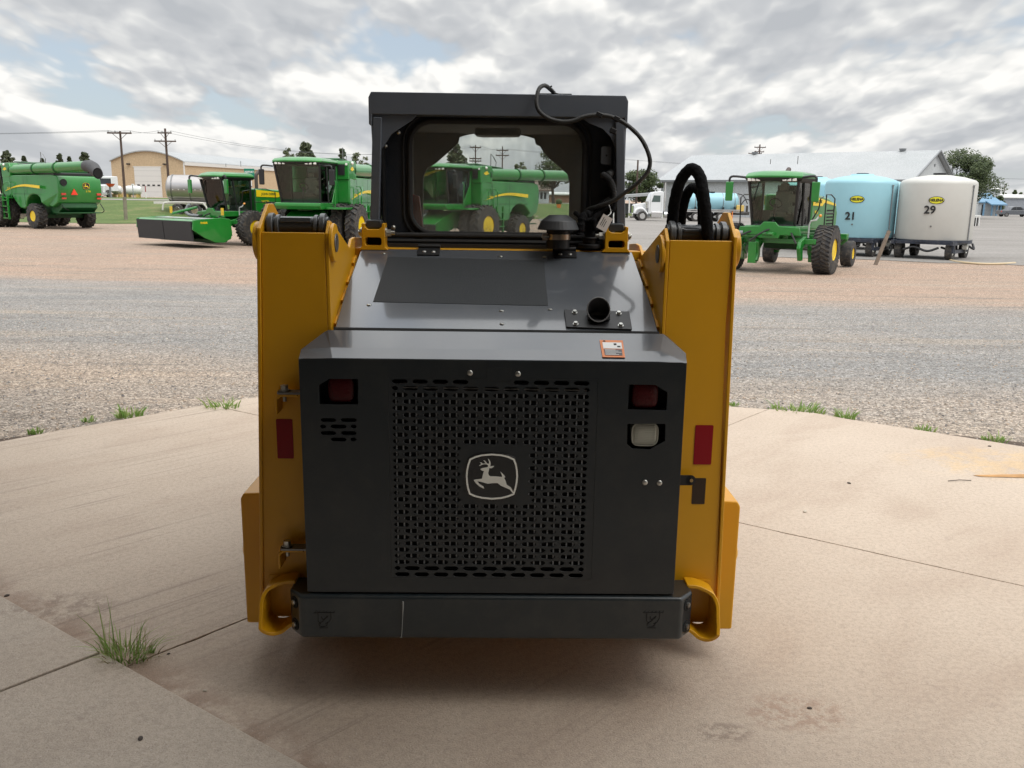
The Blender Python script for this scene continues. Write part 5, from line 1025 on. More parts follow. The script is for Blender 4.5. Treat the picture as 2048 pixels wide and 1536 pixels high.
# ---------------------------------------------------------------- tank trailers
def tank_trailer(m, num, d=2.86, zt=3.30):
    t = thing('tank_trailer', 'x', 'tank trailer', group='nurse tank trailers'); r = d/2; zb = .78
    part('frame', t, NAV, lambda mb: [mb.box(-1.5, 1.5, -1.15, -1.03, .60, .76), mb.box(-1.5, 1.5, 1.03, 1.15, .60, .76)]+[mb.box(x-.05, x+.05, -1.15, 1.15, .62, .74) for x in (-1.35, -.5, .5, 1.35)]+[mb.box(-1.0, 1.0, -1.12, -1.0, .28, .42), mb.box(-1.3, -1.2, -1.15, -1.05, .3, .75), mb.box(.8, .9, -1.15, -1.05, .3, .75)], bevel=.008)
    part('deck_rim', t, NAV, lambda mb: mb.cyl((0, 0, .70), (0, 0, .785), r*1.01, seg=48))
    for x in (-.98, 1.08):
        for y in (-.95, .95): wheel(t, x, y, .74, .26, CRM, lug=0, lugh=.015, rimf=.42)
    # wheels roll along y for this trailer
    tk = part('tank', t, m, lambda mb: mb.lathe([(r*.985, zb), (r, zb+.06), (r, zt-.36), (r*.985, zt-.28), (r*.93, zt-.20), (r*.65, zt-.08), (r*.34, zt-.01), (r*.30, zt+.05 if m is BLU else zt), (.001, zt+.06 if m is BLU else zt+.02)], (0, 0, 0), (0, 0, 1), 64), ang=40)
    part('hatch_lid', tk, DKT, lambda mb: mb.cyl((0, 0, zt+.02), (0, 0, zt+.09), .24, seg=20), bevel=.01)
    for s in (1,):
        a = R(-106); x, y = (r+.03)*math.cos(a), (r+.03)*math.sin(a); part('sight_pipe', t, mat('pipe_grey', (.20, .21, .22), .5), lambda mb: [mb.cyl((x, y, .8), (x, y, zt-.40), .022, seg=8), mb.box(x-.07, x+.07, y-.02, y+.02, zt-.42, zt-.39)])
    fa = R(-95-0)
    ov = [(.28*math.cos(q), .145*math.sin(q)) for q in [2*math.pi*i/36 for i in range(36)]]; dec = R(-166)
    M = Matrix.Rotation(dec+math.pi/2, 4, 'Z') @ Matrix.Translation((0, -r-.012, zt-.98))
    o = plate('oval_sign', [ov], .045, .005, DKT, tk); o.data.transform(M)
    p = plate('sign_face', [[(a*.92, b*.86) for a, b in ov]], .01, -.004, mat('sign_yellow', (.70, .66, .03), .5), o); p.data.transform(M)
    text('sign_lettering', 'HELENA', .135, M @ Matrix.Translation((0, -.010, 0)) @ Matrix.Rotation(math.pi/2, 4, 'X'), DKT, o, .006, .006)
    M2 = Matrix.Rotation(dec+math.pi/2+R(-3), 4, 'Z') @ Matrix.Translation((-.12, -r-.010, zt-(1.36 if num == '29' else 1.66)))
    if num: text('tank_number', num, .42, M2 @ Matrix.Rotation(math.pi/2, 4, 'X'), DKT, tk, .03, .010)
    part('tank_fitting', tk, STD, lambda mb: mb.cyl(Matrix.Rotation(dec, 3, 'Z') @ Vector((r-.01, -.1, zt-1.98)), Matrix.Rotation(dec, 3, 'Z') @ Vector((r+.02, -.1, zt-1.98)), .035, seg=10))
    bars(t, 'plumbing_pipe', BLK, [[(-1.3, -.6, .5), (-1.4, -.2, .36), (-1.35, .3, .5), (-1.4, .7, .38)], [(-.9, -.6, .5), (0, -.9, .33), (.9, -.7, .55)], [(.9, -1.2, .5), (1.2, -1.3, .4), (1.35, -1.2, .6)]], .045, 8, 5)
    part('outlet_coupling', t, CRM, lambda mb: mb.ring((.15, -1.3, .52), (.15, -1.12, .52), .11, .06, 16))
    part('pump_valve', t, STD, lambda mb: [mb.cyl((.5, -1.15, .55), (.85, -1.15, .55), .07, seg=10), mb.box(.35, .45, -1.2, -1.1, .3, .6)])
    return t
def place_t(o, px, py, az):
    g = G(px, py); o.location = g; o.rotation_euler = (0, 0, R(az))
    return o
t29 = lab(place_t(tank_trailer(WTK, '29'), 1889, 521, 50), 'white nurse tank trailer numbered 29 at the right of the yard')
t29.location.y += 1.2
t21 = lab(place_t(tank_trailer(BLU, '21'), 1736, 515, 50), 'light blue nurse tank trailer numbered 21 between the windrower and the white tank'); t21.location.y += 1.4
tb = lab(place_t(tank_trailer(BLU, '', 2.8, 3.25), 1640, 503, 50), 'light blue nurse tank trailer mostly hidden behind the right windrower'); tb.location.y += 1.2
tb2 = lab(place_t(tank_trailer(BLU, '', 2.8, 3.30), 1780, 505, 50), 'light blue nurse tank trailer tucked behind tank 21 and the white tank'); tb2.location.y += 2.5
for o in (tb, tb2):
    for ch in children(o):
        if ch.name.startswith('tank'):
            for g_ in children(ch):
                if g_.name.startswith('oval_sign'):
                    for k in children(g_): bpy.data.objects.remove(k)
                    bpy.data.objects.remove(g_)
# ============================================================ FAR THINGS
# asphalt lot, grass bank, highway
def nmat(name, a, b, scale, c=None, rough=.9, sc=(1, 1, 1), bump=.3):
    m = bpy.data.materials.new(name); m.use_nodes = True; t = m.node_tree; p = t.nodes['Principled BSDF']; p.inputs['Roughness'].default_value = rough; p.inputs['Specular IOR Level'].default_value = .2
    g = t.nodes.new('ShaderNodeNewGeometry'); mp = t.nodes.new('ShaderNodeMapping'); mp.inputs['Scale'].default_value = sc; t.links.new(g.outputs['Position'], mp.inputs[0])
    n = t.nodes.new('ShaderNodeTexNoise'); n.inputs['Scale'].default_value = scale; n.inputs['Detail'].default_value = 5; n.inputs['Roughness'].default_value = .7; t.links.new(mp.outputs[0], n.inputs['Vector'])
    r = t.nodes.new('ShaderNodeValToRGB'); r.color_ramp.elements[0].position = .32; r.color_ramp.elements[0].color = (*a, 1); r.color_ramp.elements[1].position = .68; r.color_ramp.elements[1].color = (*b, 1)
    if c: e = r.color_ramp.elements.new(.52); e.color = (*c, 1)
    t.links.new(n.outputs[0], r.inputs[0])
    n2 = t.nodes.new('ShaderNodeTexNoise'); n2.inputs['Scale'].default_value = 9; n2.inputs['Detail'].default_value = 3; t.links.new(g.outputs['Position'], n2.inputs['Vector'])
    mx = t.nodes.new('ShaderNodeMix'); mx.data_type = 'RGBA'; mx.blend_type = 'OVERLAY'; mx.inputs[0].default_value = .5; t.links.new(r.outputs[0], mx.inputs[6]); t.links.new(n2.outputs[0], mx.inputs[7])
    t.links.new(mx.outputs[2], p.inputs['Base Color'])
    bp = t.nodes.new('ShaderNodeBump'); bp.inputs['Strength'].default_value = bump; bp.inputs['Distance'].default_value = .05; t.links.new(n2.outputs[0], bp.inputs['Height']); t.links.new(bp.outputs[0], p.inputs['Normal']); return m
ASP = nmat('old_asphalt', (.20, .185, .17), (.27, .25, .235), .35, (.235, .22, .205), sc=(.3, 1, 1))
GRS = nmat('mown_grass', (.075, .115, .035), (.18, .17, .08), .5, (.10, .14, .045), sc=(.5, 1, 1), bump=.8)
RDM = nmat('highway_surface', (.26, .245, .235), (.32, .30, .28), .2, sc=(.1, 1, 1))
a0 = G(1150, 492); a1 = G(1480, 512); a2 = G(2048, 532)
def near_y(x):
    if x < a1.x: t_ = (x-a0.x)/(a1.x-a0.x); y = a0.y+(a1.y-a0.y)*t_
    else: t_ = (x-a1.x)/(a2.x-a1.x); y = a1.y+(a2.y-a1.y)*t_
    return y+1.3*noise.noise((x*.25, 3, 0))+.5*noise.noise((x*1.1, 8, 0))
colx = [2.5+i*.9 for i in range(60)]+[57+i*6 for i in range(1, 45)]
def far_y(x): return edge_y(x)-1.0 if x < 13 else edge_y(13)-1+(x-13)*4 if x < 55 else 230
rows = []
for k in range(41):
    f_ = (k/40)**1.8; rows.append([(x, near_y(x)+(min(far_y(x), 230)-near_y(x))*f_, 0) for x in colx])
rows = [[(x, y, gz(x, y)+.015+.02*min(1, k/3)) for x, y, _ in r] for k, r in enumerate(rows)]
sheet('asphalt_lot', rows, ASP)
gx_ = [-260+i*6 for i in range(38)]+[-34+i*1.5 for i in range(36)]
def strip(name, m, o0, o1, n, lift, xmax=99):
    X_ = [x for x in gx_ if x <= xmax]
    return sheet(name, [[(x, edge_y(x)+o0+(o1-o0)*k/n+(.6*noise.noise((x*.5, 0, 0)) if k == 0 else 0), 0) for x in X_] for k in range(n+1)], m)
def drape(o, lift):
    for v in o.data.vertices: v.co.z = gz(v.co.x, v.co.y)+lift
    return o
drape(strip('grass_bank', GRS, -.3, 17.5, 22, 0, 18), .03); drape(strip('highway', RDM, 17.6, 29, 6, 0, 19), .05); drape(strip('grass_verge', GRS, 29.1, 60, 6, 0, 19), .04)
# grass blades in tufts and along the bank
def blades(name, n, spread, hmin, hmax, loc, m, seed, w=.006, parent=None, lean=.5):
    rnd = random.Random(seed); mb = MB()
    for i in range(n):
        a = rnd.random()*6.28; r_ = spread*math.sqrt(rnd.random()); x, y = r_*math.cos(a), r_*math.sin(a)*.7; h = hmin+(hmax-hmin)*rnd.random()**2.2
        la = a+rnd.uniform(-.8, .8); ln_ = lean*h*rnd.uniform(.3, 1.3); dx, dy = math.cos(la)*ln_, math.sin(la)*ln_; pw = rnd.random()*3.14; wx, wy = math.cos(pw)*w*rnd.uniform(.6, 1.3), math.sin(pw)*w
        P = []
        for k in range(4):
            f_ = k/4; P += [(x+dx*f_*f_-wx*(1-f_*.6), y+dy*f_*f_-wy*(1-f_*.6), h*(f_-.25*f_*f_*lean)), (x+dx*f_*f_+wx*(1-f_*.6), y+dy*f_*f_+wy*(1-f_*.6), h*(f_-.25*f_*f_*lean))]
        P.append((x+dx, y+dy, h*(1-.25*lean)))
        mb.add(P, [(0, 1, 3, 2), (2, 3, 5, 4), (4, 5, 7, 6), (6, 7, 8)])
    o = mb.build(name, m, parent, smooth=False); o.location = loc; return o
def leafmat(name, a, b, rough=.6, tl=.3):
    m = bpy.data.materials.new(name); m.use_nodes = True; t = m.node_tree; p = t.nodes['Principled BSDF']; p.inputs['Roughness'].default_value = rough; p.inputs['Specular IOR Level'].default_value = .3
    g = t.nodes.new('ShaderNodeNewGeometry'); r = t.nodes.new('ShaderNodeMix'); r.data_type = 'RGBA'; r.inputs[6].default_value = (*a, 1); r.inputs[7].default_value = (*b, 1); t.links.new(g.outputs['Random Per Island'], r.inputs[0]); t.links.new(r.outputs[2], p.inputs['Base Color'])
    d = t.nodes.new('ShaderNodeBsdfTranslucent'); t.links.new(r.outputs[2], d.inputs[0]); mx = t.nodes.new('ShaderNodeMixShader'); mx.inputs[0].default_value = tl; o = t.nodes['Material Output']
    t.links.new(p.outputs[0], mx.inputs[1]); t.links.new(d.outputs[0], mx.inputs[2]); t.links.new(mx.outputs[0], o.inputs[0]); return m
BLD = leafmat('grass_blade', (.17, .32, .06), (.36, .42, .16)); DRY = leafmat('dry_blade', (.30, .25, .12), (.20, .17, .08))
gp = Z0(252, 1312); big = blades('grass_clump', 190, .10, .012, .17, (*gp, -.01), BLD, 3, .0028, lean=.9)
tag(big, 'largest grass clump, growing at the corner joint of the workshop floor slab', 'grass')
blades('tall_blade', 9, .07, .20, .31, (-.02, 0, 0), BLD, 12, .0040, big, .55); blades('dry_blade', 60, .11, .02, .12, (.02, -.01, 0), DRY, 5, .0026, big, 1.1)
for i, (px, py, n, sp, h, lb) in enumerate([(446, 822, 90, .13, .15, 'bright green grass tuft at the slab edge just left of the loader'), (257, 834, 60, .11, .13, 'grass tuft on the gravel edge, second left of the loader'), (178, 843, 18, .05, .07, 'tiny weed in the gravel between two larger left tufts'), (70, 867, 22, .06, .09, 'small weed at the slab edge near the far left of the photo'),
        (1595, 824, 110, .24, .10, 'widest low grass patch on the slab edge right of the loader'), (1690, 838, 50, .08, .12, 'rounded grass tuft right of the widest patch at the slab edge'), (1851, 863, 30, .10, .07, 'thin grass tuft at the slab edge, second from the right'), (1991, 882, 30, .10, .08, 'thin grass tuft at the slab edge, rightmost in the photo'), (1466, 812, 20, .06, .05, 'low weed at the slab edge close beside the loader right tower')]):
    q = Z0(px, py, -.03); o = blades('grass_tuft', int(n*1.5), sp, .03, h, (*q, -.03), BLD, 20+i, .007, lean=.7); tag(o, lb, 'grass', 'grass tufts along the slab edge')
# loose stones of the yard
rnd = random.Random(5); mb = MB()
def in_apron(x, y):
    ins = False; n = len(apron)
    for i in range(n):
        a, b = apron[i], apron[(i+1) % n]
        if (a[1] > y) != (b[1] > y) and x < (b[0]-a[0])*(y-a[1])/(b[1]-a[1])+a[0]: ins = not ins
    return ins
cnt = 0
while cnt < 17000:
    y = 4.6+11*rnd.random()**1.7; x = rnd.uniform(-.68, .68)*y
    if abs(x) < 1.0 and y < 8.5 and rnd.random() < .8: continue
    if in_apron(x, y): continue
    s = rnd.uniform(.004, .014)*(1+.5*(rnd.random() < .08)); z = gz(x, y)+s*.2; a = rnd.random()*3
    c, sn = math.cos(a)*s, math.sin(a)*s; k = rnd.uniform(.5, .9); e1 = rnd.uniform(-.3, .3)*s
    mb.add([(x+c, y+sn, z), (x-sn*k, y+c*k, z+e1), (x-c, y-sn, z), (x+sn*k, y-c*k, z), (x+e1, y, z+s*.7), (x-sn*.4, y+c*.4, z+s*.5)], [(0, 1, 5, 4), (1, 2, 5), (2, 4, 5), (2, 3, 4), (3, 0, 4)])
    cnt += 1
STN = bpy.data.materials.new('loose_stone'); STN.use_nodes = True; t = STN.node_tree; p = t.nodes['Principled BSDF']; p.inputs['Roughness'].default_value = .85
g_ = t.nodes.new('ShaderNodeNewGeometry'); r_ = t.nodes.new('ShaderNodeValToRGB'); t.links.new(g_.outputs['Random Per Island'], r_.inputs[0]); t.links.new(r_.outputs[0], p.inputs['Base Color'])
cr_ = r_.color_ramp; cr_.elements[0].color = (.13, .12, .12, 1); cr_.elements[1].color = (.62, .56, .48, 1)
for ps, cl in ((.25, (.25, .235, .22)), (.45, (.38, .30, .23)), (.65, (.44, .34, .26)), (.8, (.33, .32, .31))): e = cr_.elements.new(ps); e.color = (*cl, 1)
tag(mb.build('loose_gravel', STN, smooth=False), 'loose pinkish and grey gravel spread over the yard beyond the slab', 'gravel', kind='stuff')
# pebbles and twig on the concrete
PBM = mat('pebble_dark', (.07, .055, .045), .8)
PBL = mat('pebble_pale', (.45, .40, .33), .8)
for i, (px, py, s, m, lb) in enumerate([(1619, 1417, .008, PBM, 'dark pebble on the concrete near the bottom right of the loader'), (1610, 1024, .014, PBL, 'pale pebble on the concrete right of the loader'), (1698, 967, .012, PBM, 'flat dark chip on the concrete below the gravel edge'), (1979, 893, .011, PBM, 'dark pebble near the slab edge at the far right'), (14, 1192, .010, PBM, 'dark pebble by the left photo edge above the floor slab'), (282, 1488, .010, PBM, 'brown pebble on the workshop floor slab'), (410, 1382, .007, PBL, 'white pebble on the dusty concrete below the left tow loop'), (337, 1308, .006, PBM, 'dark pebble on the joint right of the grass clump'), ]):
    q = Z0(px, py, 0); mb = MB(); mb.ball((0, 0, s*.25), s, 8, 5, (1.2, .8, .5)); o = mb.build('pebble', m); o.location = (*q, .018 if 'workshop floor' in lb else 0); o.rotation_euler[2] = i; tag(o, lb, 'pebble', 'pebbles on the concrete')
q0, q1 = Z0(1896, 963), Z0(1942, 962); mb = MB(); mb.tube([(*q0, .004), ((q0[0]+q1[0])/2, (q0[1]+q1[1])/2+.004, .008), (*q1, .004)], .0025, 6); tag(mb.build('twig', PBM), 'thin dark twig lying on the concrete at the right', 'twig')
# rust run on the concrete
q = [Z0(1945, 951), Z0(2110, 948), Z0(2110, 958), Z0(1960, 954)]; rs = mat('rust_stain', (.42, .23, .09), .85, var=.25, vscale=9)
mb = MB(); mb.add([(x, y, .0035) for x, y in q], [(0, 1, 2, 3)]); tag(mb.build('rust_stain', rs, smooth=False), kind='structure')
# leaning timber post, hose
g1 = G(1750, 530); top = atY(1778, 462, g1.y+.3); WOD = mat('weathered_wood', (.17, .13, .10), .9, var=.25, vscale=6)
mb = MB(); mb.tube([g1-Vector((0, 0, .05)), top], .075, 4); tag(mb.build('leaning_post', WOD, smooth=False), 'short wooden post leaning to the right in front of blue tank 21', 'post')
mb = MB(); mb.tube([G(px, py)+Vector((0, 0, .04)) for px, py in ((1896, 521), (1912, 525), (1950, 529), (1990, 530), (2030, 528))], .04, 8, 6); tag(mb.build('ground_hose', mat('hose_tan', (.55, .44, .28), .6)), 'tan hose lying on the ground beside the white tank trailer', 'hose')
# ---------------------------------------------------------------- white truck with tank
tk = thing('tank_truck', 'white conventional truck carrying a light blue liquid tank, parked beside the long white building', 'truck')
TW = mat('truck_white', (.72, .73, .74), .3, coat=.5, var=.03); CHR = mat('chrome', (.7, .7, .7), .15, metal=1)
part('hood', tk, TW, lambda mb: mb.prism([(0, .75), (.02, 1.55), (.15, 1.7), (1.45, 1.88), (1.45, 1.0), (1.25, .95), (.95, .6), (.9, .6)], 'xz', -.75, .75), bevel=.06)
part('cab', tk, TW, lambda mb: mb.prism([(1.45, .75), (1.45, 1.9), (1.75, 2.75), (1.95, 2.95), (2.85, 3.05), (3.0, 2.9), (3.0, .75)], 'xz', -1.0, 1.0), bevel=.06)
part('fender', tk, TW, lambda mb: mb.tube([(.05, -.95, .8), (.2, -.95, 1.1), (.55, -.95, 1.28), (.95, -.95, 1.2), (1.25, -.95, .9), (1.35, -.95, .7)], .12, 8, 3))
part('windscreen', tk, TGL, lambda mb: mb.add([(1.50, -.85, 2.0), (1.50, .85, 2.0), (1.75, .85, 2.68), (1.75, -.85, 2.68), (1.53, -.85, 2.0), (1.53, .85, 2.0), (1.78, .85, 2.68), (1.78, -.85, 2.68)], [(0, 1, 2, 3), (7, 6, 5, 4)]))
part('side_window', tk, TGL, lambda mb: mb.prism([(1.75, 1.95), (2.65, 1.95), (2.65, 2.6), (1.95, 2.62)], 'xz', -1.012, -1.004), smooth=False)
part('door_seam', tk, STD, lambda mb: [mb.box(1.62, 1.64, -1.008, -1.004, .95, 2.7), mb.box(2.76, 2.78, -1.008, -1.004, .95, 2.7)])
part('exhaust_stack', tk, CHR, lambda mb: [mb.cyl((3.12, -.95, 1.0), (3.12, -.95, 3.9), .065, seg=10), mb.cyl((3.12, -.95, 2.2), (3.12, -.95, 3.1), .10, seg=10)])
part('air_cleaner', tk, CHR, lambda mb: mb.cyl((1.3, -.95, 1.3), (1.3, -.95, 2.0), .17, seg=14))
part('grille', tk, CHR, lambda mb: mb.box(-.04, 0, -.5, .5, .8, 1.55), bevel=.02)
part('bumper', tk, CHR, lambda mb: mb.box(-.25, -.12, -1.1, 1.1, .45, .8), bevel=.04)
part('tool_box', tk, CHR, lambda mb: mb.box(1.75, 2.9, -1.12, -.6, .42, .95), bevel=.03)
part('fuel_tank', tk, CHR, lambda mb: mb.cyl((3.1, -.85, .68), (4.3, -.85, .68), .3, seg=20))
part('chassis', tk, BLK, lambda mb: [mb.box(.5, 11.0, -.55, -.4, .75, 1.0), mb.box(.5, 11.0, .4, .55, .75, 1.0)])
part('bed_rail', tk, CHR, lambda mb: [mb.box(5.2, 10.9, -1.15, -1.05, 1.18, 1.28), mb.box(5.2, 10.9, 1.05, 1.15, 1.18, 1.28), mb.box(5.2, 10.9, -1.1, 1.1, 1.0, 1.1)])
for x in (.85, 6.4, 9.0):
    for y in (-1.0, 1.0): wheel(tk, x, y, 1.02, .32, CHR, lug=0, lugh=.01, rimf=.55)
part('mudguard', tk, CHR, lambda mb: mb.tube([(8.2, -1.0, .9), (8.5, -1.0, 1.15), (9.0, -1.0, 1.22), (9.5, -1.0, 1.1), (9.75, -1.0, .8)], .06, 6, 3))
bt = part('liquid_tank', tk, BLU, lambda mb: mb.lathe([(.001, 0), (.6, .08), (.88, .3), (.92, .6), (.92, 4.9), (.88, 5.2), (.6, 5.4), (.001, 5.5)], (5.5, 0, 2.05), (1, 0, 0), 36))
for x in (6.3, 7.7, 9.2, 10.4): part('tank_strap', bt, STD, lambda mb: mb.ring((x, 0, 2.05), (x+.06, 0, 2.05), .94, .90, 36))
part('tank_hatch', bt, DKT, lambda mb: mb.cyl((8.2, 0, 2.95), (8.2, 0, 3.08), .3, seg=16))
for x in (6.3, 7.7, 9.2, 10.4): part('tank_saddle', tk, BLK, lambda mb: mb.box(x, x+.15, -.85, .85, 1.1, 1.5))
part('pump_reservoir', tk, mat('reservoir_yellow', (.60, .42, .12), .5), lambda mb: mb.box(10.6, 11.4, -1.0, -.2, 1.1, 1.75), bevel=.06)
part('pump_engine', tk, mat('pump_dark', (.06, .055, .05), .6, var=.4), lambda mb: [mb.box(10.3, 12.0, -.9, .3, .75, 1.08), mb.cyl((10.5, -1.0, .9), (11.7, -1.0, .95), .1, seg=8), mb.cyl((11.8, -.6, 1.0), (11.8, -.6, 1.7), .12, seg=8)])
bars(tk, 'pump_hose', BLK, [[(11.0, -1.0, 1.7), (11.4, -1.1, 2.3), (11.9, -1.0, 2.2), (12.1, -.8, 1.3)], [(10.6, -1.0, 2.9), (11.2, -1.05, 2.7), (11.7, -1.0, 1.9)]], .05, 8, 5)
part('safety_rod', tk, ORG, lambda mb: mb.cyl((10.15, -1.15, .35), (10.15, -1.15, 1.1), .06, seg=8))
g1 = G(1267, 442); tk.location = (g1.x, g1.y+1, g1.z); tk.rotation_euler = (0, 0, R(2))
# ---------------------------------------------------------------- buildings
def P2(px, Y): d = ray(px, 395); return d.x*Y/d.y
WMT = nmat('white_metal_siding', (.42, .44, .45), (.48, .50, .51), .3, sc=(1, 1, .1), rough=.5, bump=.05)
RMT = nmat('pale_metal_roof', (.32, .335, .34), (.37, .38, .385), .2, rough=.4, bump=.05)
TRM = mat('grey_trim', (.20, .21, .22), .5); TRW = mat('white_trim', (.62, .62, .60), .5)
def frame(o, x, y, z, ax): o.location = (x, y, z); o.rotation_euler = (0, 0, ax)
b1 = thing('long_white_building', 'long white metal building with a pale gable roof behind the blue tanks', 'building')
# local: u along the eave (leftwards), v away
Aw = Vector((46.5, 105)); frame(b1, Aw.x, Aw.y, -.5, math.atan2(.643, -.766))   # local x = along eave to the left/back, local y = toward -?
Lb, Wb, He, Hr = 33.5, -18, 4.95, 8.5
part('wall', b1, WMT, lambda mb: mb.prism([(0, 0), (0, He-.05), (Wb/2, Hr-.1), (Wb, He-.05), (Wb, 0)], 'yz', 0, Lb), smooth=False)
for y0, s in ((0, -1), (Wb, 1)):
    part('roof', b1, RMT, lambda mb: mb.add([(-.5, y0-s*.5, He-.2), (Lb+.5, y0-s*.5, He-.2), (Lb+.5, Wb/2, Hr+.02), (-.5, Wb/2, Hr+.02), (-.5, y0-s*.5, He-.05), (Lb+.5, y0-s*.5, He-.05), (Lb+.5, Wb/2, Hr+.17), (-.5, Wb/2, Hr+.17)], [(0, 1, 2, 3), (7, 6, 5, 4), (0, 4, 5, 1), (1, 5, 6, 2), (2, 6, 7, 3), (3, 7, 4, 0)]), smooth=False)
part('eave_gutter', b1, TRM, lambda mb: mb.box(-.5, Lb+.5, .5, .62, He-.32, He-.06))
part('gable_trim', b1, TRM, lambda mb: [mb.tube([(-.52, .5, He-.1), (-.52, Wb/2, Hr+.1)], .12, 4), mb.tube([(-.52, Wb-.5, He-.1), (-.52, Wb/2, Hr+.1)], .12, 4), mb.box(-.05, .03, -.12, .03, 0, He-.1), mb.box(Lb-.1, Lb+.05, -.1, .05, 0, He-.1)])
for x in (4, 24): part('roof_vent', b1, TRM, lambda mb: mb.cyl((x, Wb/2, Hr+.15), (x, Wb/2, Hr+.45), .35, .45, seg=14))
part('gable_light', b1, TRM, lambda mb: mb.box(-.1, -.002, Wb/2-.15, Wb/2+.15, Hr-1.8, Hr-1.5))
# tan building with a bowed roof
TAN = nmat('tan_metal_siding', (.47, .36, .235), (.50, .385, .25), .3, sc=(1, 1, .1), rough=.6, bump=.05)
b2 = thing('tan_bowed_building', 'tan metal building with a bowed grey roof and white overhead door across the highway', 'building')
cz = gz(-54, 143); ax = math.atan2(.97, .25); frame(b2, P2(372, 143), 143, cz, 0); b2.rotation_euler = (0, 0, ax-math.pi/2)
Wt = 13.6; Ht, Hp, Ln = 5.6, 7.2, 78
rot = lambda: None
arc = [(-Wt*k/16, Ht+(Hp-Ht)*math.sin(math.pi*k/16)**.9) for k in range(17)]
part('wall', b2, TAN, lambda mb: mb.prism([(0, 0)]+arc+[(-Wt, 0)], 'xz', 0, Ln), smooth=False)
part('roof', b2, RMT, lambda mb: mb.prism([(x*(1+.0)+(.15 if x > -.1 else -.15 if x < -Wt+.1 else 0), z+.004) for x, z in arc]+[(x, z+.18) for x, z in reversed(arc)], 'xz', -.3, Ln+.3), smooth=False)
part('door_trim', b2, TRW, lambda mb: mb.box(-Wt/2-2.65, -Wt/2+2.65, -.06, -.003, 4.7, 4.85)); part('corner_trim', b2, TRW, lambda mb: mb.box(-.12, .06, -.06, .1, 0, Ht))
part('eave_trim', b2, TRW, lambda mb: mb.box(.003, .2, 0, Ln, Ht-.55, Ht-.02))
dr = part('overhead_door', b2, TRW, lambda mb: mb.box(-Wt/2-2.5, -Wt/2+2.5, -.05, -.004, 0, 4.68))
part('door_window', dr, BLK, lambda mb: [mb.box(-Wt/2-2.1+k*.95, -Wt/2-1.6+k*.95, -.058, -.052, 1.75, 2.0) for k in range(5)])
part('door_rib', dr, TRM, lambda mb: [mb.box(-Wt/2-2.5, -Wt/2+2.5, -.056, -.051, z, z+.02) for z in (.83, 1.66, 2.49, 3.32, 4.15)])
for k in (-1, 1): part('wall_lamp', b2, BLK, lambda mb: mb.box(-Wt/2+k*3.4-.25, -Wt/2+k*3.4+.25, -.4, -.004, 5.1, 5.3))
# small far buildings on the right
def simple_house(name, label, px0, px1, Y, ytop_eave, yridge, wall, roof, depth=8, z=None, gable_front=False, extras=None, cat='building'):
    x0, x1 = P2(px0, Y), P2(px1, Y); zb = gz((x0+x1)/2, Y) if z is None else z; ze = atY((px0+px1)/2, ytop_eave, Y).z-zb; zr = atY((px0+px1)/2, yridge, Y).z-zb
    h = thing(name, label, cat, (x0, Y, zb)); w = x1-x0
    if gable_front:
        part('wall', h, wall, lambda mb: mb.prism([(0, 0), (0, ze), (w/2, zr), (w, ze), (w, 0)], 'xz', 0, depth), smooth=False)
        part('roof', h, roof, lambda mb: mb.prism([(-.3, ze-.1), (w/2, zr+.02), (w+.3, ze-.1), (w+.3, ze+.1), (w/2, zr+.25), (-.3, ze+.1)], 'xz', -.4, depth+.3), smooth=False)
    else:
        part('wall', h, wall, lambda mb: mb.prism([(0, 0), (0, ze), (depth/2, max(zr, ze+.05)), (depth, ze), (depth, 0)], 'yz', 0, w), smooth=False)
        part('roof', h, roof, lambda mb: mb.prism([(-.3, ze-.1), (depth/2, max(zr, ze+.05)+.02), (depth+.3, ze-.1), (depth+.3, ze+.1), (depth/2, max(zr, ze+.05)+.25), (-.3, ze+.1)], 'yz', -.3, w+.3), smooth=False)
    if extras: extras(h, w, ze, zr)
    return h
GYW = mat('grey_block_wall', (.27, .29, .32), .8, var=.05); BRW = mat('blue_roof', (.12, .24, .36), .5); BRK = mat('brown_brick', (.25, .14, .10), .9, var=.2); DGR = mat('dark_window', (.03, .035, .04), .2)
simple_house('grey_building', 'low grey building with a pale flat roof band behind the pickup at the far right', 2003, 2140, 192, 396, 391, GYW, TRW, 14)
def shedx(h, w, ze, zr):
    for k in (.12, .5, .72, .9): part('blue_post', h, BRW, lambda mb: mb.box(w*k-.12, w*k+.12, -1.6, -1.4, 0, ze-.2))
    part('doorway', h, DGR, lambda mb: mb.box(w*.2, w*.28, -.02, -.003, .1, 2.1)); part('porch_roof', h, BRW, lambda mb: mb.prism([(-2.2, ze-.5), (.0, ze+.15), (.0, ze+.35), (-2.2, ze-.3)], 'yz', w*.35, w*1.1))
simple_house('blue_roofed_shed', 'small white shed with a blue roof and blue posts right of the white tank', 1957, 2000, 170, 405, 388, WMT, BRW, 9, gable_front=False, extras=shedx)
simple_house('pale_hut', 'pale hut with a blue corner post just beside the white tank', 1925, 1958, 150, 396, 392, WMT, TRW, 6)
simple_house('roof_lookout', 'small white box shaped hut raised above the blue roofed shed', 1985, 1999, 178, 379, 377, WMT, TRW, 4)
def wins(h, w, ze, zr):
    for k in (.12, .38, .64): part('window', h, DGR, lambda mb: mb.box(w*k, w*(k+.16), -.03, -.003, ze*.35, ze*.85))
simple_house('white_cottage', 'white cottage with tall dark windows seen through the loader cab window', 1070, 1098, 125, 381, 358, WMT, mat('shingle_brown', (.16, .12, .10), .9), 8, extras=wins)
simple_house('brick_store', 'low brown brick store behind the tree seen through the cab window', 1098, 1160, 140, 389, 387, BRK, TRW, 9)
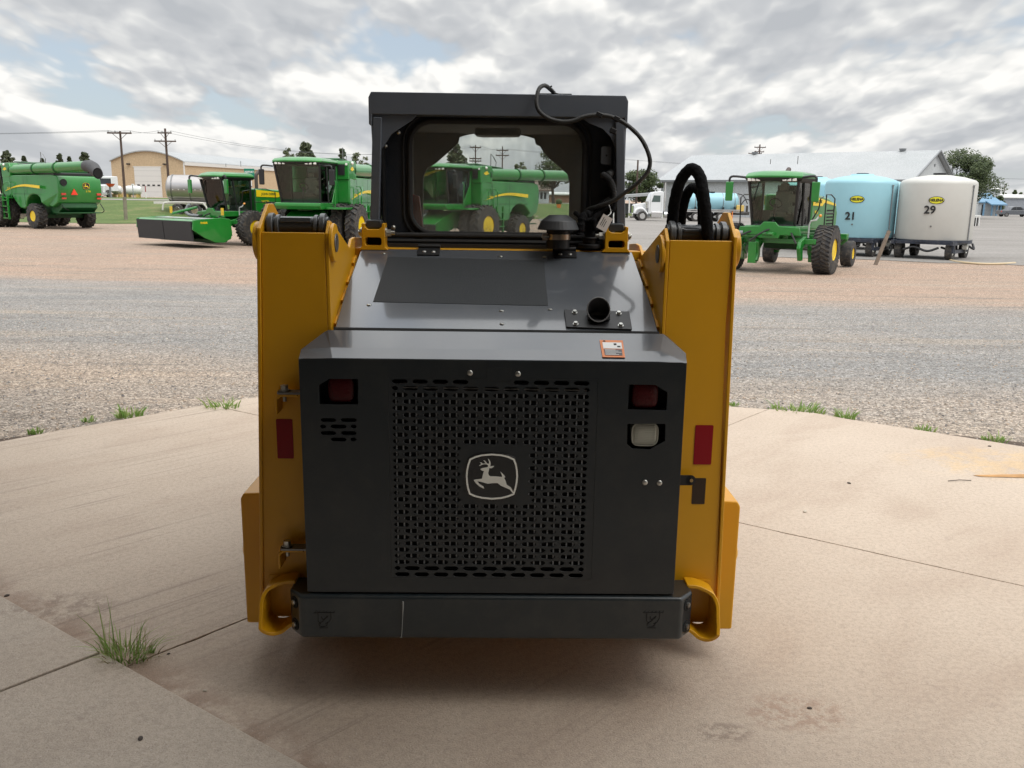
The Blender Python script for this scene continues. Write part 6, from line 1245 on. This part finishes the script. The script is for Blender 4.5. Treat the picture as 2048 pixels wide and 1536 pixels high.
cn = thing('open_canopy', 'open carport canopy with a pale flat roof behind the white truck hood', 'canopy', (P2(1225, 104), 104, gz(9, 104)))
cw_ = P2(1330, 104)-P2(1225, 104); ch_ = atY(1280, 392, 104).z-cn.location.z
part('canopy_roof', cn, RMT, lambda mb: mb.prism([(-.2, ch_-.35), (cw_, ch_+.2), (cw_, ch_+.5), (-.2, ch_-.05)], 'xz', 0, 9), smooth=False)
for x in (.2, cw_*.33, cw_*.66, cw_-.2): part('canopy_post', cn, TRW, lambda mb: mb.box(x-.08, x+.08, .1, .26, -1.4, ch_-.3))
part('canopy_back_wall', cn, TRM, lambda mb: mb.box(0, cw_, 8.6, 8.8, -1.4, ch_-.9))
# propane tanks
for i, (p0, p1, lb) in enumerate([(224, 246, 'white propane tank left of the utility pole'), (250, 285, 'white propane tank right of the utility pole')]):
    Y = 122-i; x0, x1 = P2(p0, Y), P2(p1, Y); z = gz((x0+x1)/2, Y); r_ = .62
    o = thing('propane_tank', lb+' in front of the tan building', 'tank', ((x0+x1)/2, Y, z), 0, 'propane tanks by the highway'); w = (x1-x0)/2
    part('vessel', o, TRW, lambda mb: mb.lathe([(.001, 0), (r_*.6, .08), (r_*.9, .3), (r_, .6), (r_, 2*w-.6), (r_*.9, 2*w-.3), (r_*.6, 2*w-.08), (.001, 2*w)], (-w, 0, 1.0), (1, 0, 0), 20))
    for k in (-.55, .55): part('saddle', o, mat('saddle_yellow', (.5, .36, .10), .6), lambda mb: mb.box(w*k-.12, w*k+.12, -.5, .5, 0, .45))
    part('valve_dome', o, TRW, lambda mb: mb.cyl((0, 0, 1.58), (0, 0, 1.85), .2, seg=12))
# silver tanker trailer
g1 = G(356, 434); tn_ = thing('tanker_trailer', 'polished silver tanker trailer behind the left windrower', 'trailer', (g1.x-1.5, g1.y+2, gz(g1.x, g1.y)), R(8))
TWh = mat('trailer_white_rail', (.6, .58, .55), .5)
part('tank_shell', tn_, SIL, lambda mb: mb.lathe([(.001, 0), (.7, .06), (1.0, .22), (1.1, .45), (1.1, 5.9), (1.0, 6.2), (.001, 6.35)], (0, 0, 2.15), (1, 0, 0), 40))
for x in (.5, 1.9, 3.6, 5.3): part('tank_rib', tn_, STD, lambda mb: mb.ring((x, 0, 2.15), (x+.09, 0, 2.15), 1.13, 1.09, 40))
part('side_marker', tn_, LMP, lambda mb: [mb.ball((.7+k*.42, -1.11, 2.08), .04, 6, 4) for k in range(12)])
part('frame_rail', tn_, TWh, lambda mb: [mb.box(-.9, 6.0, -.75, -.55, .98, 1.16), mb.box(-.9, 6.0, .55, .75, .98, 1.16)])
for x in (.9, 2.25):
    for y in (-.95, .95): wheel(tn_, x, y, 1.0, .3, CHR, lug=0, lugh=.01, rimf=.55)
part('mudguard', tn_, TWh, lambda mb: mb.tube([(-.2, -.95, .5), (-.1, -.95, .95), (.3, -.95, 1.1), (2.6, -.95, 1.1), (3.0, -.95, .95), (3.2, -.95, .6)], .07, 8, 3))
# white semi nose and red crop hopper by the road
s1 = thing('white_semi', 'white semi tractor nose just behind the rear of the far left combine', 'truck', (P2(200, 118), 118, gz(-55, 118)))
part('hood', s1, TW, lambda mb: mb.prism([(-.7, .6), (.7, .6), (.75, 1.6), (-.75, 1.6)], 'xz', 0, 1.6), bevel=.1); part('cab', s1, TW, lambda mb: mb.prism([(-1.1, .8), (1.1, .8), (1.05, 2.8), (-1.05, 2.8)], 'xz', 1.6, 3.4), bevel=.1)
part('grille', s1, CHR, lambda mb: mb.box(-.45, .45, -.05, -.002, .7, 1.5)); part('windscreen', s1, DGR, lambda mb: mb.box(-.9, .9, 1.58, 1.597, 1.75, 2.5)); part('bumper', s1, CHR, lambda mb: mb.box(-1.1, 1.1, -.3, -.1, .35, .62), bevel=.03)
for x in (-.9, .9): part('wheel', s1, TYR, lambda mb: mb.cyl((x-.15, .6, .5), (x+.15, .6, .5), .5, seg=20))
Yh = 112; hx = P2(223, Yh); hp_ = thing('red_hopper', 'small orange red hopper on a grey stand beside the propane tanks', 'hopper', (hx, Yh, gz(hx, Yh)))
part('funnel', hp_, mat('hopper_red', (.75, .10, .03), .5), lambda mb: mb.loft([[(k*a, k*b, z) for a, b in ((-1, -1), (1, -1), (1, 1), (-1, 1))] for k, z in ((.15, 1.35), (.28, 1.5), (.42, 1.75))]))
part('stand', hp_, TRM, lambda mb: [mb.box(-.2, .2, -.2, .2, 0, .1), mb.tube([(0, 0, 0), (-.1, 0, .7), (-.1, 0, 1.35)], .12, 6), mb.tube([(-.1, 0, .6), (-.7, 0, .3), (-1.4, 0, .1)], .06, 6)])
# pickup
pk_ = thing('pickup_truck', 'dark grey pickup truck parked at the far right in front of the grey building', 'pickup'); PG = mat('pickup_grey', (.10, .11, .125), .3, coat=.6)
part('body', pk_, PG, lambda mb: mb.prism([(0, .45), (0, 1.15), (1.9, 1.18), (3.9, 1.2), (4.05, 1.18), (5.5, 1.08), (5.75, .9), (5.8, .45)], 'xz', -.95, .95), bevel=.06)
part('cabin', pk_, PG, lambda mb: mb.prism([(1.55, 1.16), (1.95, 1.75), (2.3, 1.86), (3.4, 1.84), (3.75, 1.7), (4.4, 1.18)], 'xz', -.85, .85), bevel=.06)
part('side_window', pk_, DGR, lambda mb: [mb.prism([(2.7, 1.2), (2.7, 1.75), (3.4, 1.74), (3.95, 1.24)], 'xz', -.862, -.853), mb.prism([(1.75, 1.22), (2.05, 1.7), (2.62, 1.75), (2.62, 1.2)], 'xz', -.862, -.853)], smooth=False)
for x in (1.0, 4.75):
    for y in (-.85, .85): wheel(pk_, x, y, .8, .26, STD, lug=0, lugh=.01, rimf=.6)
part('bed_floor', pk_, BLK, lambda mb: mb.box(.1, 1.5, -.8, .8, 1.17, 1.185)); part('tail_lamp', pk_, MATS['tail_lamp_red'], lambda mb: mb.box(-.01, .06, -.955, -.8, .85, 1.1))
gk = G(2003, 429); Y = 160; pk_.location = (P2(2001, Y), Y, gz(60, Y))
g1 = G(1952, 453); bn = thing('dark_bin', 'dark bin with pale corner legs standing on the lot just right of the white tank', 'bin', (g1.x-.3, g1.y, g1.z))
part('bin_body', bn, BLK, lambda mb: mb.box(-.5, .45, 0, .7, .05, .85), bevel=.03); part('bin_frame', bn, WHT, lambda mb: [mb.box(.5, .58, -.05, .05, 0, 1.05), mb.box(.2, .26, -.05, -.01, 0, 1.0), mb.box(-.55, .62, -.04, .04, 1.0, 1.12)])
# ---------------------------------------------------------------- signs
Y = 86; sx_ = P2(501, Y); sg = thing('airport_sign', 'green road sign reading AIRPORT with an arrow above a blue H sign', 'road sign', (sx_, Y, gz(sx_, Y)))
zc = atY(501, 348, Y).z-sg.location.z
part('sign_post', sg, STD, lambda mb: mb.box(-.04, .04, .02, .08, 0, zc-.3)); pn = part('sign_panel', sg, mat('sign_green', (.0, .19, .12), .4), lambda mb: mb.box(-.5, .5, -.02, .0, zc-.5, zc+.5), bevel=.03)
text('lettering', 'AIRPORT', .27, Matrix.Translation((0, -.026, zc+.18)) @ Matrix.Rotation(math.pi/2, 4, 'X'), WHT, pn, .004, .006, .82)
part('arrow', pn, WHT, lambda mb: mb.prism([(-.2, zc-.28), (.05, zc-.28), (.05, zc-.36), (.22, zc-.24), (.05, zc-.12), (.05, zc-.2), (-.2, zc-.2)], 'xz', -.028, -.022))
p2_ = part('hospital_panel', sg, mat('sign_blue', (.01, .05, .22), .4), lambda mb: mb.box(-.22, .22, -.02, .0, zc-1.2, zc-.62), bevel=.02)
text('lettering', 'H', .62, Matrix.Translation((0, -.026, zc-.91)) @ Matrix.Rotation(math.pi/2, 4, 'X'), WHT, p2_, .004, .03)
# ---------------------------------------------------------------- utility poles and wires
PWD = mat('pole_wood', (.085, .055, .045), .9, var=.2, vscale=2)
tops = {}
def pole(px, ytop, Y, label, arms=((.3, 1.1),), w=.15, key=None):
    x = P2(px, Y); zb = gz(x, Y); zt_ = atY(px, ytop, Y).z; x = atY(px, ytop, Y).x
    o = thing('utility_pole', label, 'utility pole', (x, Y, zb), 0, 'utility poles'); h = zt_-zb
    part('pole_shaft', o, PWD, lambda mb: mb.cyl((0, 0, -.3), (0, 0, h), w, w*.7, 10))
    for dz, hw in arms:
        a = part('crossarm', o, PWD, lambda mb: mb.box(-hw, hw, -w-.12, -w, h-dz-.09, h-dz+.09))
        part('arm_brace', o, PWD, lambda mb: [mb.tube([(-hw*.6, -w-.03, h-dz-.05), (0, -w, h-dz-.8)], .035, 4), mb.tube([(hw*.6, -w-.03, h-dz-.05), (0, -w, h-dz-.8)], .035, 4)])
        part('insulator', a, TRM, lambda mb: [mb.cyl((q, -w-.06, h-dz+.09), (q, -w-.06, h-dz+.28), .05, seg=6) for q in (-hw*.92, hw*.92, -hw*.35)])
    if key: tops[key] = [Vector((x+q, Y-w-.06, zb+h-arms[0][0]+.28)) for q in (-arms[0][1]*.92, arms[0][1]*.92)]
    return o
pole(240, 262, 108, 'utility pole with one wide crossarm left of the tan building door', ((.25, 1.45),), .17, 'a')
pole(330, 257, 124, 'utility pole with two crossarms in front of the tan building', ((.6, .95), (1.7, 1.5)), .2, 'b')
pole(951, 290, 150, 'utility pole with two crossarm pairs, left one in the cab window', ((.4, .95), (2.2, 1.0), (2.6, 1.0)), .13, 'c')
pole(1005, 293, 165, 'utility pole with two crossarms, right one in the cab window', ((.7, 1.1), (1.6, 1.2)), .14, 'd')
pole(1276, 320, 115, 'bare utility pole between the loader cab and the white truck', (), .15)
pole(1520, 289, 190, 'taller utility pole with crossarms behind the white building roof', ((.6, 1.2), (1.5, .9)), .2)
pole(1510, 302, 215, 'shorter utility pole with one crossarm behind the white building roof', ((.6, 1.6),), .2)
pole(2010, 370, 210, 'thin reddish pole behind the grey building at the far right', (), .12)
WRM = mat('wire', (.10, .11, .12), .6)
def wire(a, b, sag, label):
    a = Vector(a); b = Vector(b); mb = MB(); mb.tube([a+(b-a)*t_-Vector((0, 0, sag*4*t_*(1-t_))) for t_ in [i/24 for i in range(25)]], .022, 4); tag(mb.build('power_line', WRM, smooth=False), label, 'power line', 'overhead power lines')
A, B, C_, D_ = (tops[k] for k in 'abcd')
for i in (0, 1):
    n = ('left', 'right')[i]
    wire(A[i], B[i], .3, 'wire between the two left poles, from their %s insulators' % n); wire(A[i]+Vector((-75, -3, .8)), A[i], 1.2, 'wire running off to the far left above the combine, %s conductor' % n)
    wire(B[i], C_[i]+Vector((0, 0, 0)), 2.2, 'long wire from the tan building pole behind the cab, %s conductor' % n); wire(C_[i], D_[i], .4, 'wire between the two poles in the cab window, %s conductor' % n); wire(D_[i], D_[i]+Vector((150, 10, -3.2)), 2.0, 'wire running right above the white building, %s conductor' % n)
# roadside post
g1 = G(252, 440); tpv = atY(249, 394, g1.y); mb = MB(); mb.tube([g1-Vector((0, 0, .1)), tpv], .14, 8); tag(mb.build('roadside_post', mat('grey_timber', (.22, .20, .15), .9, var=.2)), 'grey timber post at the foot of the grass bank below the left utility pole', 'post')
for px, Y, lb in ((292, 110, 'red and white pipeline marker post by the overhead door'), (267, 110, 'thin dark stake in front of the propane tanks')):
    x = P2(px, Y); z = gz(x, Y); o = thing('marker_post', lb, 'marker post', (x, Y, z)); part('stake', o, TRM if px < 280 else WHT, lambda mb: mb.cyl((0, 0, -.1), (0, 0, 1.6 if px < 280 else .8), .05, seg=6))
    if px > 280: part('red_top', o, RFL, lambda mb: mb.cyl((0, 0, .8), (0, 0, 1.5), .055, seg=6))
# ---------------------------------------------------------------- trees
LEAF = {'pine': leafmat('pine_needles', (.040, .056, .026), (.10, .115, .06), tl=.1), 'broad': leafmat('broad_leaves', (.030, .050, .016), (.080, .105, .036), tl=.2), 'sparse': leafmat('sparse_leaves', (.06, .08, .035), (.12, .13, .06), tl=.2)}
BRKM = mat('bark', (.07, .055, .042), .95, var=.3, vscale=5)
def tree(px, Y, ytop, wpx, kind, label, seed, ybase=None, n=None, group='trees around the yard'):
    x = P2(px, Y); z = gz(x, Y); top_ = atY(px, ytop, Y); x = top_.x; H = top_.z-z; Wd = wpx/1740*Y/2; rnd = random.Random(seed)
    o = thing('pine_tree' if kind == 'pine' else 'broadleaf_tree', label, 'tree', (x, Y, z), 0, group)
    mb = MB(); mb.tube([(0, 0, -.3), (.1*Wd*rnd.uniform(-1, 1), 0, H*.4), (0, 0, H*(.95 if kind == 'pine' else .7))], [.05*H*.5+.08, .03], 8, 4)
    cl = []
    if kind == 'pine':
        for k in range(120):
            f_ = rnd.uniform(.14, 1)**.9; a = rnd.random()*6.28; rr_ = Wd*(1-f_*.93)**.65*rnd.uniform(.35, 1.1); p = Vector((math.cos(a)*rr_, math.sin(a)*rr_, H*(.12+.86*f_))); cl.append((p, Wd*.27*rnd.uniform(.6, 1.3)*(1.15-f_*.7), .75))
            if k % 2 == 0: mb.tube([(0, 0, p.z-.1*H), p], [.05, .015], 4)
    else:
        for k in range(40):
            a = rnd.random()*6.28; f_ = rnd.uniform(-.75, 1); rr_ = Wd*math.sqrt(max(0, 1-f_*f_))*rnd.uniform(.45, 1.0); p = Vector((math.cos(a)*rr_, math.sin(a)*rr_, H*.62+f_*H*.36)); cl.append((p, Wd*rnd.uniform(.2, .38), .75))
            if k % 2 == 0: mb.tube([(0, 0, H*.3), (p.x*.5, p.y*.5, p.z*.75), p], [.10, .02], 5)
    mb.build('trunk', BRKM, o)
    n = n or (6500 if kind != 'sparse' else 1300); mb = MB(); vs = []; fs = []
    for i in range(n):
        c, r_, sq = cl[rnd.randrange(len(cl))]
        d = Vector((rnd.gauss(0, 1), rnd.gauss(0, 1), rnd.gauss(0, 1))).normalized()*r_*rnd.random()**.45; d.z *= sq; p = c+d; s = max(.09, .0011*Y)*rnd.uniform(.7, 1.5)
        u = Vector((rnd.gauss(0, 1), rnd.gauss(0, 1), rnd.gauss(0, .7))).normalized(); v = u.orthogonal().normalized(); k = len(vs)
        vs += [tuple(p+u*s), tuple(p+v*s*.6), tuple(p-u*s), tuple(p-v*s*.6)]; fs.append((k, k+1, k+2, k+3))
    mb.add(vs, fs); mb.build('crown', LEAF[kind], o, smooth=False); return o
tree(12, 165, 300, 46, 'pine', 'dark conifer at the far left edge above the combine', 1)
tree(47, 175, 312, 22, 'pine', 'small conifer just right of the far left one', 2)
tree(84, 175, 316, 16, 'pine', 'tiny conifer tip showing above the combine auger', 3)
tree(118, 168, 307, 26, 'pine', 'conifer above the middle of the left combine', 4)
tree(138, 172, 313, 16, 'pine', 'slim conifer beside the taller one above the left combine', 5)
tree(168, 166, 304, 36, 'pine', 'conifer above the spout of the left combine', 6)
tree(193, 160, 330, 26, 'pine', 'low conifer right behind the left combine spout', 7)
tree(610, 150, 284, 66, 'pine', 'large dark pine above the middle combine cab', 8, n=6500)
tree(575, 158, 297, 36, 'sparse', 'thin bare looking tree left of the large pine', 9)
tree(684, 150, 296, 32, 'pine', 'narrow pine above the middle combine grain tank', 10)
tree(718, 156, 305, 44, 'sparse', 'thin bare tree right of the narrow pine', 11)
tree(912, 148, 286, 62, 'pine', 'pointed pine on the left in the cab window', 12)
tree(1042, 170, 325, 34, 'sparse', 'small sparse tree above the auger in the cab window', 13)
tree(1110, 118, 303, 92, 'broad', 'leafy tree at the right in the cab window', 14, n=4200)
tree(1284, 122, 340, 76, 'broad', 'dark leafy tree between the cab and the white truck', 15, n=6500)
tree(1914, 135, 313, 168, 'broad', 'large round leafy tree behind the white tank', 16, n=26000)
tree(2000, 175, 392, 22, 'broad', 'small tree between the blue shed and grey building', 17, n=900)
tree(2030, 230, 380, 10, 'broad', 'tiny tree rising over the grey building roof', 18, n=700)
tree(2046, 230, 384, 16, 'broad', 'tiny tree at the right photo edge over the grey roof', 19, n=700)
tree(1890, 140, 340, 60, 'broad', 'lower leafy tree left of the large round one', 20, n=4000)
# orange planter seen through the window
x = P2(1118, 108); o = thing('flower_planter', 'small orange and green planter on the grass seen through the cab window', 'planter', (x, 108, gz(x, 108)))
part('planter_pot', o, ORG, lambda mb: mb.cyl((0, 0, 0), (0, 0, .5), .22, .3, 12)); part('foliage', o, LEAF['broad'], lambda mb: mb.ball((0, 0, .7), .4, 10, 6))
